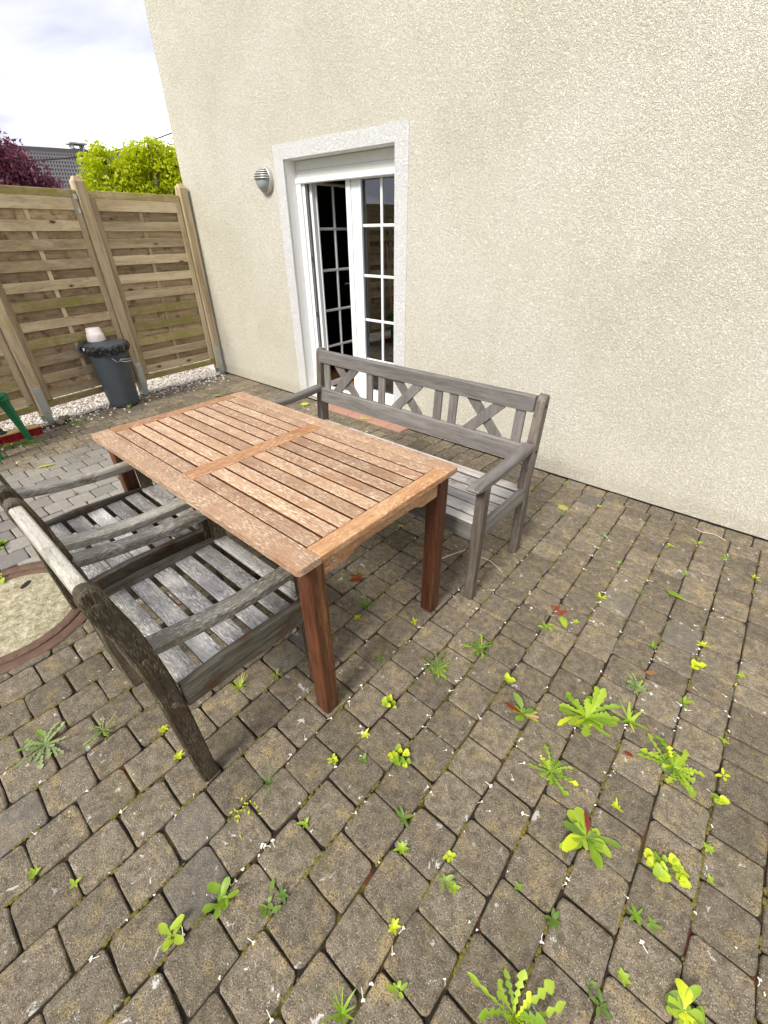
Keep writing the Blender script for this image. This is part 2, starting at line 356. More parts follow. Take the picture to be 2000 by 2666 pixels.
def beam(name, a, b, w, h, mat, parent=None, up=(0, 0, 1), bev=0):
    bm = bmesh.new(); add_beam(bm, a, b, w, h, up, bev); return bm_obj(name, bm, mat, parent)
def prism(name, prof, x0, x1, mat, parent=None, bev=0, axis='x'):
    """profile (y,z) extruded along x"""
    bm = bmesh.new()
    f = (lambda x, p: (x, p[0], p[1])) if axis == 'x' else (lambda x, p: (p[0], x, p[1]))
    A = [bm.verts.new(f(x0, p)) for p in prof]; B = [bm.verts.new(f(x1, p)) for p in prof]
    n = len(prof); bm.faces.new(A); bm.faces.new(B[::-1])
    for i in range(n): bm.faces.new((A[i], A[(i+1) % n], B[(i+1) % n], B[i]))
    bmesh.ops.recalc_face_normals(bm, faces=bm.faces)
    if bev:
        es = [e for e in bm.edges if e.calc_face_angle(0) > .5]
        bmesh.ops.bevel(bm, geom=es, offset=bev, segments=1, profile=.5, affect='EDGES', clamp_overlap=True)
    return bm_obj(name, bm, mat, parent)
def lathe_bm(bm, prof, c=(0, 0, 0), n=32, jit=0):
    rings = []
    for r, z in prof:
        rings.append([bm.verts.new((c[0]+r*math.cos(2*math.pi*i/n)*(1+random.uniform(-jit, jit)), c[1]+r*math.sin(2*math.pi*i/n)*(1+random.uniform(-jit, jit)), c[2]+z)) for i in range(n)])
    for a, b in zip(rings, rings[1:]):
        for i in range(n): bm.faces.new((a[i], a[(i+1) % n], b[(i+1) % n], b[i]))
    return rings
def lathe(name, prof, mat, parent=None, c=(0, 0, 0), n=32, cap=True, smooth=True, jit=0):
    bm = bmesh.new(); r = lathe_bm(bm, prof, c, n, jit)
    if cap:
        for q in (r[0], r[-1]):
            try: bm.faces.new(q)
            except ValueError: pass
    o = bm_obj(name, bm, mat, parent)
    if smooth:
        for p in o.data.polygons: p.use_smooth = len(p.vertices) == 4
    return o
def add_tube(bm, pts, r, n=6, taper=None):
    pts = [Vector(p) for p in pts]; rings = []
    for i, p in enumerate(pts):
        d = (pts[min(i+1, len(pts)-1)]-pts[max(i-1, 0)]).normalized()
        s = d.cross(Vector((0, 0, 1)) if abs(d.z) < .95 else Vector((1, 0, 0))).normalized(); u = s.cross(d)
        rr = r if taper is None else r+(taper-r)*i/(len(pts)-1)
        rings.append([bm.verts.new(p+rr*(math.cos(2*math.pi*k/n)*s+math.sin(2*math.pi*k/n)*u)) for k in range(n)])
    for a, b in zip(rings, rings[1:]):
        for k in range(n): bm.faces.new((a[k], a[(k+1) % n], b[(k+1) % n], b[k]))
    bm.faces.new(rings[0]); bm.faces.new(rings[-1][::-1])
def tube(name, pts, r, mat, parent=None, n=8, taper=None):
    bm = bmesh.new(); add_tube(bm, pts, r, n, taper); o = bm_obj(name, bm, mat, parent, True); return o

# ============================================================ GROUND AND PAVING
g = mesh_obj('ground', [(-400, -400, -.075), (400, -400, -.075), (400, 400, -.075), (-400, 400, -.075)], [(0, 1, 2, 3)], M['grass']); kind(g, 'structure')
X_EDGE = lambda y: -5.16 if y > -1.1 else (-4.93 if y < -1.95 else -5.16+.23*(-1.1-y)/.85)
# joint bed: an irregular sheet under the stones
bed_v, bed_f = [], []
nx, ny = 130, 95
for j in range(ny+1):
    y = -4.6+j*(4.64)/ny
    for i in range(nx+1):
        x = X_EDGE(y)+(2.0-X_EDGE(y))*i/nx
        bed_v.append((x, y, -.011+random.uniform(-.004, .003)))
for j in range(ny):
    for i in range(nx):
        a = j*(nx+1)+i; bed_f.append((a, a+1, a+nx+2, a+nx+1))
paving = mesh_obj('pavement', bed_v, bed_f, M['joint']); kind(paving, 'structure')

def stone_outline(w, d, seed):
    r = random.Random(seed); j = lambda s=.0016: r.uniform(-s, s)
    hw, hd = w/2, d/2; c = [r.uniform(.006, .018) for _ in range(4)]
    P = []
    for (sx, sy), cc in zip(((-1, -1), (1, -1), (1, 1), (-1, 1)), c):
        A = (sx*(hw-cc)+j(), sy*hd+j()); B = (sx*hw+j(), sy*(hd-cc)+j())
        Mi = (sx*(hw-cc*.3)+j(.001), sy*(hd-cc*.3)+j(.001))
        P += [B, Mi, A] if sx*sy > 0 else [A, Mi, B]
        # midpoint of following side
        if (sx, sy) == (-1, -1): P.append((j(.006), -hd+j(.0025)))
        if (sx, sy) == (1, -1): P.append((hw+j(.0025), j(.006)))
        if (sx, sy) == (1, 1): P.append((j(.006), hd+j(.0025)))
        if (sx, sy) == (-1, 1): P.append((-hw+j(.0025), j(.006)))
    # order by angle
    P.sort(key=lambda p: math.atan2(p[1]/hd, p[0]/hw))
    return P
def stone_geo(P, seed):
    r = random.Random(seed+99); n = len(P); V = []; Fc = []
    for z, ins in ((-.05, .0), (-.0045, .0), (-.0012, .0022), (0, .0075)):
        for x, y in P:
            l = math.hypot(x, y); k = (l-ins*1.3)/l
            V.append((x*k, y*k, z+(r.uniform(-.0006, .0006) if z > -.01 else 0)))
    for q in range(3):
        for i in range(n):
            a, b = q*n+i, q*n+(i+1) % n; Fc.append((a, b, b+n, a+n))
    Fc.append(tuple(range(3*n, 4*n)))
    return V, Fc
VAR = []
SW = .1345
for s in range(12):
    V, Fc = stone_geo(stone_outline(SW, SW, s), s)
    me = bpy.data.meshes.new('paving_stone'); me.from_pydata(V, [], Fc); me.update(); me.materials.append(M['stone'])
    VAR.append((me, np.array(V), Fc))
MH = (-2.29, -3.0); MHR = .405
stones = []   # (x, y, sx, sy, variant, rot)
rs = random.Random(3)
kx = 0
for k in range(-38, 14):
    xc = .10+.14*k+.07
    base = -2.515 if k % 2 else -2.585
    # regular half bond up to y=-1.55, looser lengths towards the house on the right half
    ys = []
    y = base+.0
    while y > -4.5: y -= .141
    while y < -1.60 or (k < -14 and y < -.13):
        ys.append((y, .141)); y += .141
    while y < -.135:
        ln = rs.choice((.105, .141, .141, .141, .17)) if k >= -14 else .141
        if -.118-(y+ln) < .07: ln = -.118-y
        ys.append((y, ln)); y += ln
    for (y0, ln) in ys:
        y1 = y0+ln
        if y1 > -.118: y1 = -.118; ln = y1-y0
        if ln < .04: continue
        yc = (y0+y1)/2
        if xc-.07 < X_EDGE(yc)-.01: continue
        stones.append([xc+rs.gauss(0, .0011), yc+rs.gauss(0, .0011), 1., (ln-.0055)/SW, rs.randrange(12), rs.randrange(4)])
x = -5.16+.03
x = .067-.136*38
while x < 1.9:
    stones.append([x+.068, -.061, (.136-.0055)/SW, (.112-.004)/SW, rs.randrange(12), rs.randrange(4)]); x += .136
def place(i, st):
    r = random.Random(i*13+5)
    x, y, sx, sy, v, q = st
    rz = q*math.pi/2+r.gauss(0, .008)
    s = (sx, sy) if q % 2 == 0 else (sy, sx)
    return Matrix.Translation((x, y, r.gauss(0, .0016))) @ Euler((r.gauss(0, .009), r.gauss(0, .009), rz)).to_matrix().to_4x4() @ Matrix.Diagonal((s[0], s[1], 1, 1)), r.random()
cand = []; rest = []; cut = []
for i, st in enumerate(stones):
    d = math.hypot(st[0]-MH[0], st[1]-MH[1])
    if d < MHR-.045: continue
    if d < MHR+.10: cut.append((i, st)); continue
    p = proj((st[0], st[1], 0))
    if p and -40 < p[0] < 2040 and p[1] < 2720: cand.append((p[2], i, st))
    else: rest.append((i, st))
cand.sort()
for z, i, st in cand[:300-len(cut)]:
    o = bpy.data.objects.new('paving_stone', VAR[st[4]][0]); m4, _ = place(i, st); link(o, paving); o.matrix_world = m4
rest += [(i, st) for z, i, st in cand[300-len(cut):]]
for i, st in cut:                       # stones cut to the ring of the manhole
    m4, _ = place(i, st); V = []
    for v in VAR[st[4]][1]:
        w = m4 @ Vector(v); dx, dy = w.x-MH[0], w.y-MH[1]; dd = math.hypot(dx, dy)
        if dd < MHR: w.x = MH[0]+dx/dd*MHR; w.y = MH[1]+dy/dd*MHR
        V.append(w)
    mesh_obj('paving_stone', V, VAR[st[4]][2], M['stone'], paving)
VV, FF, TT = [], [], []; off = 0
for i, st in rest:
    m4, t = place(i, st); A = np.array(m4); v = VAR[st[4]][1] @ A[:3, :3].T+A[:3, 3]
    VV.append(v); nv = len(v); fs = VAR[st[4]][2]; FF += [tuple(a+off for a in f) for f in fs]; TT += [t]*len(fs); off += nv
o = mesh_obj('paving_stone_rest', np.concatenate(VV), FF, M['stone'], paving); kind(o, 'stuff')
at = o.data.attributes.new('tint', 'FLOAT', 'FACE'); at.data.foreach_set('value', TT)
o.name = 'far_paving_stones'

# moss cushions in the joints (nobody could count them)
bm = bmesh.new()
for _ in range(760):
    k = rs.randrange(-20, 12); x = .10+.14*k
    y = rs.uniform(-3.6, -.2)
    if math.hypot(x-MH[0], y-MH[1]) < .45: continue
    if rs.random() < .62: pts = [(x+rs.gauss(0, .0015), y+t*rs.uniform(.008, .012)) for t in range(rs.randrange(2, 10))]
    else: pts = [(x+t*.010, y+rs.gauss(0, .0015)) for t in range(rs.randrange(2, 7))] if False else [(x+rs.gauss(0, .001), y+t*.01) for t in range(4)]
    for px, py in pts:
        r = rs.uniform(.0028, .0066); bmesh.ops.create_icosphere(bm, subdivisions=1, radius=r, matrix=Matrix.Translation((px, py, -.0045)) @ Matrix.Diagonal((1, 1.5, .75, 1)))
o = bm_obj('joint_moss', bm, M['moss'], None); kind(o, 'stuff')

# gravel strip under and behind the fence
def stuff_pebbles(name, pts, rmin, rmax, mat):
    ico = bmesh.new(); bmesh.ops.create_icosphere(ico, subdivisions=1, radius=1); bv = np.array([v.co[:] for v in ico.verts]); bf = [tuple(v.index for v in f.verts) for f in ico.faces]; ico.free()
    V, Fa = [], []; off = 0
    for p in pts:
        s = rng.uniform(rmin, rmax)*rng.uniform(.6, 1.3, 3); s[2] *= .7
        a = rng.uniform(0, 6.28); c, sn = math.cos(a), math.sin(a)
        v = bv*(1+rng.uniform(-.18, .18, (len(bv), 1)))*s; v = v @ np.array([[c, sn, 0], [-sn, c, 0], [0, 0, 1]])+p
        V.append(v); Fa += [tuple(i+off for i in f) for f in bf]; off += len(bv)
    o = mesh_obj(name, np.concatenate(V), Fa, mat); kind(o, 'stuff'); return o
pts = []
for _ in range(8500):
    y = random.uniform(-4.2, -.02); x = X_EDGE(y)-.01-abs(random.random()**1.3)*1.0
    pts.append((x, y, random.uniform(-.012, .008)))
for _ in range(260):        # strays on the stones
    y = random.uniform(-2.6, -.1); x = X_EDGE(y)+abs(random.gauss(0, .16)); pts.append((x, y, .004))
stuff_pebbles('gravel', pts, .008, .015, M['gravel'])
b2 = mesh_obj('gravel_bed', [(-7.5, -8, -.02), (-4.70, -8, -.02), (-4.90, -2.1, -.02), (-5.12, -1.1, -.02), (-5.14, .3, -.02), (-7.5, .3, -.02)], [(0, 1, 2, 3, 4, 5)], M['gravel']); kind(b2, 'structure')
for nm, lab, c, r in (('field_stone', 'dark rounded stone beside the second bracketed fence post, in the gravel edge', (-4.93, -1.93, .015), .045), ('field_stone', 'flat grey stone at the corner of the gravel strip near the fence post foot', (-4.85, -1.99, .008), .035)):
    bm = bmesh.new(); bmesh.ops.create_icosphere(bm, subdivisions=3, radius=r)
    for v in bm.verts: v.co = Vector((v.co.x*1.3, v.co.y, v.co.z*.5))*(1+.12*math.sin(v.co.x*90+v.co.y*60))
    o = bm_obj(nm, bm, M['stone'], None, True); o.location = c; tag(o, lab, 'stone')

# ------------------------------------------------------------ manhole
mh = thing('manhole', 'round concrete manhole cover in a rusty iron ring beside the nearer chair', 'manhole cover', (MH[0], MH[1], 0))
def ring(name, r0, r1, z0, z1, mat, parent, n=72):
    return lathe(name, [(r0, z0), (r0, z1-.002), (r0+.002, z1), (r1-.002, z1), (r1, z1-.002), (r1, z0)], mat, parent, n=n, cap=False)
ring('outer_ring', .345, .398, -.05, .001, M['iron'], mh)
ring('lid_rim', .292, .338, -.05, .002, M['iron'], mh)
lathe('concrete_fill', [(.292, -.05), (.292, -.001), (.286, .001), (.06, .003), (.0001, .003)], M['concrete'], mh, n=72, cap=False)
lathe('seat_gap', [(.30, -.03), (.36, -.03)], M['dark'], mh, n=48, cap=False)
bm = bmesh.new()
for i in range(44):
    a = 2*math.pi*i/44; c = Vector((.327*math.cos(a), .327*math.sin(a), .002)); bmesh.ops.create_cone(bm, segments=8, radius1=.010, radius2=.008, depth=.004, cap_ends=True, matrix=Matrix.Translation(c))
bm_obj('rim_studs', bm, M['iron'], mh)
bm = bmesh.new(); bmesh.ops.create_cone(bm, segments=14, radius1=.032, radius2=.032, depth=.004, cap_ends=True, matrix=Matrix.Translation((-.165, .118, .0035)) @ Matrix.Rotation(R(-50), 4, 'Z') @ Matrix.Diagonal((1, .42, 1, 1)))
bm_obj('lifting_hole', bm, M['dark'], mh)

# ============================================================ HOUSE
HX0, HX1, HT = -5.27, 4.6, 6.6
house = thing('house', 'cream plastered house wall with a white framed patio door', 'house', (0, 0, 0))
OX0, OX1, OZ0, OZ1 = -3.58, -2.385, .075, 2.005
def wall_with_hole(name, xs, zs, hole, y, mat, parent):
    V = [(x, y, z) for z in zs for x in xs]; n = len(xs); Fc = []
    for j in range(len(zs)-1):
        for i in range(n-1):
            if (i, j) != hole: Fc.append((j*n+i, j*n+i+1, (j+1)*n+i+1, (j+1)*n+i))
    return V, Fc
V, Fc = wall_with_hole('wall', (HX0, OX0, OX1, HX1), (.006, OZ0, OZ1, HT), (1, 1), 0, None, None)
b0 = len(V)
V += [(HX0, 8.5, .006), (HX0, 8.5, HT), (HX1, 8.5, .006), (HX1, 8.5, HT)]
Fc += [(0, 12, b0, b0+1)[0:0] or (0, b0, b0+1, 12), (3, 15, b0+3, b0+2), (b0, b0+2, b0+3, b0+1)]
wallo = mesh_obj('wall', V, Fc, M['wall'], house)
# soft rounded outside corner bead
tube('corner_bead', [(HX0+.004, .004, .006), (HX0+.004, .004, HT)], .006, M['wall'], house)
mesh_obj('plinth_shadow_gap', [(HX0, .012, -.05), (HX1, .012, -.05), (HX1, .012, .03), (HX0, .012, .03)], [(0, 1, 2, 3)], M['dark'], house)
bm = bmesh.new()
add_box(bm, HX0-.35, HX1+.35, -.35, 8.85, HT, HT+.12)
for s in (0,):
    v = [bm.verts.new(p) for p in ((HX0-.35, -.35, HT+.12), (HX1+.35, -.35, HT+.12), (HX1+.35, 4.25, HT+3.2), (HX0-.35, 4.25, HT+3.2), (HX0-.35, 8.85, HT+.12), (HX1+.35, 8.85, HT+.12))]
    bm.faces.new((v[0], v[1], v[2], v[3])); bm.faces.new((v[3], v[2], v[5], v[4])); bm.faces.new((v[0], v[3], v[4])); bm.faces.new((v[1], v[5], v[2]))
bm_obj('roof', bm, M['rooftile'], house)
# white painted surround (3 mm proud)
sur = box('door_surround', -3.70, OX0, -.004, .02, .008, 2.105, M['trim'], house)
box('door_surround', OX1, -2.265, -.004, .02, .008, 2.105, M['trim'], house)
box('door_surround', OX0, OX1, -.004, .02, OZ1, 2.105, M['trim'], house)
box('door_surround', OX0, OX1, -.004, .02, .04, OZ0, M['trim'], house)
# reveal
bm = bmesh.new()
for q in (((OX0, .02, OZ0), (OX0, .32, OZ0), (OX0, .32, OZ1), (OX0, .02, OZ1)), ((OX1, .02, OZ0), (OX1, .02, OZ1), (OX1, .32, OZ1), (OX1, .32, OZ0)), ((OX0, .02, OZ1), (OX0, .32, OZ1), (OX1, .32, OZ1), (OX1, .02, OZ1))):
    bm.faces.new([bm.verts.new(p) for p in q])
bm_obj('reveal', bm, M['reveal'], house)
box('door_sill', OX0, OX1, -.02, .24, .045, OZ0+.006, M['reveal'], house, .004)
# terracotta strip on the ground in front of the door
tx = -3.34
while tx < -2.21:
    box('terracotta_tile', tx, min(tx+.236, -2.205), -.122, -.004, -.03, .016, M['terracotta'], house, .004); tx += .24
# roller shutter box
sh = box('shutter_box', OX0+.002, OX1-.002, .12, .30, 1.875, OZ1-.002, M['shutter'], house, .004)
box('shutter_end_bar', OX0+.004, OX1-.004, .098, .15, 1.846, 1.884, M['white'], sh, .006)
bm = bmesh.new(); x = OX0+.03
while x < OX1-.03: add_box(bm, x, x+.013, .1185, .121, 1.935, 1.938); x += .026
bm_obj('perforation_row', bm, M['hardware'], sh)
# guide rail, outer frame
door = None
box('guide_rail', OX0+.002, OX0+.062, .106, .1235, OZ0+.006, 1.87, M['white'], house, .003)
box('guide_rail', OX1-.062, OX1-.002, .112, .17, OZ0+.006, 1.87, M['white'], house, .003)
bm = bmesh.new()
add_box(bm, OX0+.004, -3.487, .125, .166, OZ0+.006, 1.90, .003)
add_box(bm, -2.475, OX1-.004, .172, .225, OZ0+.006, 1.90, .004)
add_box(bm, -3.486, -2.475, .172, .225, 1.862, 1.90, .004)
add_box(bm, -3.486, -2.475, .172, .225, OZ0+.006, .105, .004)
frame = bm_obj('door_frame', bm, M['white'], house)
bm = bmesh.new(); add_box(bm, -3.488, -3.483, .131, .1365, .12, 1.85); add_box(bm, -3.488, -3.481, .150, .158, .12, 1.85); add_box(bm, -3.53, -3.482, .1665, .1695, .10, 1.86); bm_obj('sealing_strips', bm, M['hardware'], frame)
for z in (1.27, .80): box('striker_plate', -3.488, -3.480, .136, .151, z, z+.045, M['hardware'], frame, .002)
def leaf_door(name, w, z0, z1, st, glz, mun, parent, loc, rz, vx):
    """door leaf in local xz plane, thickness in y, front at y=0"""
    e = bpy.data.objects.new(name, None); link(e, parent); e.location = loc; e.rotation_euler[2] = rz
    bm = bmesh.new()
    sl_, sr_ = st
    add_box(bm, 0, sl_, 0, .055, z0, z1, .004); add_box(bm, w-sr_, w, 0, .055, z0, z1, .004)
    add_box(bm, sl_, w-sr_, 0, .055, glz[1], z1, .004); add_box(bm, sl_, w-sr_, 0, .055, z0, glz[0], .004)
    # glazing bead
    add_box(bm, sl_-.004, sl_+.010, -.006, .004, glz[0], glz[1], .002); add_box(bm, w-sr_-.010, w-sr_+.004, -.006, .004, glz[0], glz[1], .002)
    bm_obj('sash', bm, M['white'], e)
    box('pane', sl_-.003, w-sr_+.003, .024, .028, glz[0]-.003, glz[1]+.003, M['glass'], e)
    box('muntin', vx-.011, vx+.011, .012, .040, glz[0], glz[1], M['white'], e, .005)
    for z in mun: box('muntin', sl_, w-sr_, .0118, .0402, z-.011, z+.011, M['white'], e, .005)
    return e
# fixed right leaf (its left stile is the wide double mullion)
lr = leaf_door('door_leaf', .56, .11, 1.86, (.10, .055), (.20, 1.845), (1.543, 1.183, .831, .483), house, (-2.975, .165, 0), 0, .308)
box('mullion_strip', -3.032, -2.978, .157, .212, .11, 1.858, M['white'], house, .006)
# left leaf, opened inwards about its left side
ll = leaf_door('door_leaf', .565, .095, 1.865, (.050, .075), (.15, 1.845), (1.526, 1.193, .842, .503), house, (-3.455, .171, 0), R(90), .277)
tube('door_handle', [(-3.45, .70, 1.05), (-3.41, .70, 1.05), (-3.41, .62, 1.05)], .009, M['lampmetal'], house)
# dim room behind
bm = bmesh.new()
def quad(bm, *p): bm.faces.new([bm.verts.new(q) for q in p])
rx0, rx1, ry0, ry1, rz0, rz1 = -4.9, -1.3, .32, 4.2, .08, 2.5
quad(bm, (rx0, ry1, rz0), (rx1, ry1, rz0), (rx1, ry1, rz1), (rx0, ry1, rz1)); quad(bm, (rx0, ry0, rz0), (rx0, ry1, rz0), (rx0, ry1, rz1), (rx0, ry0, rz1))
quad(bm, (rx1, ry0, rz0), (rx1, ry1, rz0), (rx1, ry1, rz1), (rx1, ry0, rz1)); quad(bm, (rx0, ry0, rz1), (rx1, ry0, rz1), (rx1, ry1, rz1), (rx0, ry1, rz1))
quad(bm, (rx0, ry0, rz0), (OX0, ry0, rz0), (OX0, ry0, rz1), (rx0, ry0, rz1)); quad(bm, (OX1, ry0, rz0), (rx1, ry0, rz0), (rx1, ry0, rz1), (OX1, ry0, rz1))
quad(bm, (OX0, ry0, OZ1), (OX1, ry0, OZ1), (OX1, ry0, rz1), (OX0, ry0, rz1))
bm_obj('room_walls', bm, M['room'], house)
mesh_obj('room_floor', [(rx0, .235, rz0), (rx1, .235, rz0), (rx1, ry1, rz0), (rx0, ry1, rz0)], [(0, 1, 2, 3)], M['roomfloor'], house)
cv = []; cf = []
for i in range(25):
    t = i/24; x = -3.66-.42*t+.0; y = .40+.05*math.sin(t*40)*.6+.03*t
    cv += [(x, y, .12), (x, y, 2.2)]
for i in range(24): cf.append((2*i, 2*i+2, 2*i+3, 2*i+1))
cur = mesh_obj('curtain', cv, cf, M['curtain'], None, True); tag(cur, 'green curtain hanging inside the room behind the open door leaf', 'curtain')

# ------------------------------------------------------------ wall lamp
lamp = thing('wall_lamp', 'round grey bulkhead wall lamp with a louvred hood, left of the patio door', 'lamp', (-3.833, 0, 1.885))
rt = Matrix.Rotation(R(90), 4, 'X')
def lathe_y(name, prof, mat, parent, n=40):
    bm = bmesh.new(); r = lathe_bm(bm, prof, n=n); bm.faces.new(r[-1])
    for v in bm.verts: v.co = rt @ v.co
    o = bm_obj(name, bm, mat, parent)
    for p in o.data.polygons: p.use_smooth = len(p.vertices) == 4
    return o
lathe_y('back_plate', [(.098, -.002), (.098, .018), (.096, .030), (.090, .036), (.080, .038)], M['lampmetal'], lamp)
M['lampglass'] = plain('grey_frosted_glass', (.30, .32, .32), .35, var=.05)
lathe_y('lamp_glass', [(.079, .030), (.078, .045), (.070, .065), (.052, .082), (.028, .090), (.003, .092)], M['lampglass'], lamp)
# hood: shell over upper half with louvres
for i in range(5):
    z0 = .006+.0165*i
    V, Fc = [], []; n = 20
    for q, (dr, zz) in enumerate(((0, z0), (.006, z0-.0015), (.006, z0+.0075), (0, z0+.0095))):
        for k in range(n+1):
            a = math.pi*k/n
            rad = math.sqrt(max(.0001, .088**2-zz**2)); dep = .100*math.sqrt(max(.02, 1-(zz/.088)**2))
            V.append((-(rad+dr*.7)*math.cos(a), -.030-(dep-.03+dr)*math.sin(a)**.8, zz))
    for q in range(4):
        for k in range(n):
            a = q*(n+1)+k; b = ((q+1) % 4)*(n+1)+k; Fc.append((a, a+1, b+1, b))
    mesh_obj('hood_louvre', V, Fc, M['lampmetal'], lamp, True)

# ============================================================ FENCE
fence = thing('wooden_fence', 'weathered wooden lamella privacy fence at the left edge of the patio', 'fence', (0, 0, 0))
PP = [(-5.195, -.075), (-5.150, -1.065), (-4.965, -2.055), (-4.745, -3.03), (-4.52, -4.0), (-4.3, -4.97), (-4.08, -5.95)]
def local_frame(a, b):
    a = Vector((*a, 0)); b = Vector((*b, 0)); d = (b-a).normalized(); nrm = Vector((-d.y, d.x, 0))   # towards the patio?
    if nrm.x < 0: nrm = -nrm
    return a, b, d, nrm
for i, p in enumerate(PP):
    q = PP[min(i+1, len(PP)-1)]; q0 = PP[max(i-1, 0)]
    ang = math.atan2(q[1]-q0[1], q[0]-q0[0])-math.pi/2
    bm = bmesh.new(); m4 = Matrix.Translation((p[0], p[1], 0)) @ Matrix.Rotation(ang+math.pi, 4, 'Z')
    h = 1.93
    add_box(bm, -.045, .045, -.045, .045, .075, h-.03, .006, m4)
    vs = [bm.verts.new(m4 @ Vector(c)) for c in ((-.040, -.040, h-.032), (.040, -.040, h-.032), (.040, .040, h-.032), (-.040, .040, h-.032), (-.022, -.022, h), (.022, -.022, h), (.022, .022, h), (-.022, .022, h))]
    for f in ((4, 5, 6, 7), (0, 1, 5, 4), (1, 2, 6, 5), (2, 3, 7, 6), (3, 0, 4, 7)): bm.faces.new([vs[j] for j in f])
    po = bm_obj('post', bm, M['fence']['z'], fence)
    bm = bmesh.new()
    for sy in (1,):
        pass
    add_box(bm, .0455, .052, -.030, .030, -.05, .335, .004, m4)
    add_box(bm, -.052, -.0455, -.030, .030, -.05, .335, .004, m4)
    for z in (.12, .29):
        bmesh.ops.create_cone(bm, segments=6, radius1=.012, radius2=.012, depth=.012, cap_ends=True, matrix=m4 @ Matrix.Translation((.056, 0, z)) @ Matrix.Rotation(R(90), 4, 'Y'))
    bm_obj('post_bracket', bm, M['zinc'], po)
SL = [(1.775, 1.680), (1.602, 1.522), (1.466, 1.384), (1.318, 1.238), (1.163, 1.084), (1.017, .934), (.862, .784), (.716, .636), (.570, .490), (.424, .344), (.280, .200)]
rf = random.Random(11)
for i in range(len(PP)-1):
    a, b, d, nr = local_frame(PP[i], PP[i+1]); ln = (b-a).length
    t0, t1 = .052, ln-.052
    off = nr*-.005
    bm = bmesh.new()
    P3 = lambda t, s, z: a+d*t+nr*s+off+Vector((0, 0, z))
    bm.free(); pan = bpy.data.objects.new('fence_panel', None); link(pan, fence)
    beam('panel_rail', P3(t0, 0, 1.802), P3(t1, 0, 1.802), .045, .058, M['fencegreen']['y'], pan, bev=.003)
    beam('panel_rail', P3(t0, 0, .160), P3(t1, 0, .160), .045, .055, M['fencegreen']['y'], pan, bev=.003)
    for t in (t0+.027, t1-.027):
        beam('panel_stile', P3(t, 0, .195), P3(t, 0, 1.773), .045, .054, M['fence']['z'], pan, up=tuple(d), bev=.003)
    bt = (t0+t1)/2-.0
    beam('panel_batten', P3(bt, .003, .195), P3(bt, .003, 1.773), .010, .034, M['fence']['z'], pan, up=tuple(d), bev=.002)
    for k, (z1, z0) in enumerate(SL):
        dz = rf.uniform(-.004, .004)
        # front slat bows over the middle batten
        n = 8; V, Fc = [], []; rf_b = rf.uniform(-.002, .002)
        for q in range(n+1):
            t = t0+.052+(t1-t0-.104)*q/n; bow = .009+.004*math.sin(math.pi*q/n)+rf_b*math.sin(2.2*math.pi*q/n); th = .009
            for s, z in ((bow, z0+dz), (bow+th, z0+dz+.002), (bow+th, z1+dz-.002), (bow, z1+dz)):
                V.append(P3(t, s, z))
        for q in range(n):
            for r_ in range(4): Fc.append((q*4+r_, (q+1)*4+r_, (q+1)*4+(r_+1) % 4, q*4+(r_+1) % 4))
        Fc += [(0, 1, 2, 3), tuple(n*4+r_ for r_ in (3, 2, 1, 0))]
        mt = M['fencegreen']['y'] if rf.random() < .18 else M['fence']['y']
        mesh_obj('slat', V, Fc, mt, pan)
        if k < len(SL)-1:
            zz1, zz0 = z0+.012, SL[k+1][0]-.022
            beam('slat', P3(t0+.05, -.008, (zz1+zz0)/2+dz), P3(t1-.05, -.008, (zz1+zz0)/2+dz), .009, zz1-zz0, M['fenceback']['y'], pan)
# small galvanised clips at top of the second post
box('fence_clip', -5.118, -5.112, -1.145, -1.115, 1.76, 1.80, M['zinc'], fence, .002)
box('fence_clip', -5.120, -5.114, -1.143, -1.118, 1.66, 1.70, M['zinc'], fence, .002)

# ============================================================ TABLE
TX0, TX1, TY0, TY1, TZ = -2.204, -.741, -2.407, -1.603, .74
tb = thing('garden_table', 'rectangular slatted wooden garden table, weathered orange brown, between bench and chairs', 'table', (TX0, TY0, 0))
lx, ly = TX1-TX0, TY1-TY0
def rel(x, y): return x-TX0, y-TY0
iy0, iy1 = -2.322-TY0, -1.674-TY0
ix0, ix1 = -2.138-TX0, -.806-TX0
bx0, bx1 = -1.520-TX0, -1.440-TX0
TH = .024
# long side frame boards (full length, rounded corners), end boards between them
def rounded_board(name, x0, x1, y0, y1, corner_y, mat, parent):
    r = .016; prof = []
    for cx, cy, a0 in ((x0+r, y0+r, 180), (x1-r, y0+r, 270), (x1-r, y1-r, 0), (x0+r, y1-r, 90)):
        out_ = (cy < (y0+y1)/2) == (corner_y == 'low')
        if out_: prof += [(cx+r*math.cos(R(a0+k*22.5)), cy+r*math.sin(R(a0+k*22.5))) for k in range(5)]
        else: prof.append((x0 if cx < (x0+x1)/2 else x1, y0 if cy < (y0+y1)/2 else y1))
    bm = bmesh.new(); A = [bm.verts.new((p[0], p[1], TZ-TH)) for p in prof]; B = [bm.verts.new((p[0], p[1], TZ)) for p in prof]; n = len(prof)
    bm.faces.new(A[::-1]); top = bm.faces.new(B)
    for i in range(n): bm.faces.new((A[i], A[(i+1) % n], B[(i+1) % n], B[i]))
    bmesh.ops.bevel(bm, geom=list(top.edges), offset=.003, segments=2, profile=.5, affect='EDGES')
    return bm_obj(name, bm, mat, parent)
rounded_board('frame_board', 0, lx, 0, iy0-.001, 'low', M['tabletop']['x'], tb)
rounded_board('frame_board', 0, lx, iy1+.001, ly, 'high', M['tabletop']['x'], tb)
box('frame_board', .001, ix0-.0015, iy0+.0005, iy1-.0005, TZ-TH, TZ-.0006, M['tablebar']['y'], tb, .002)
box('frame_board', ix1+.0015, lx-.001, iy0+.0005, iy1-.0005, TZ-TH, TZ-.0006, M['tablebar']['y'], tb, .002)
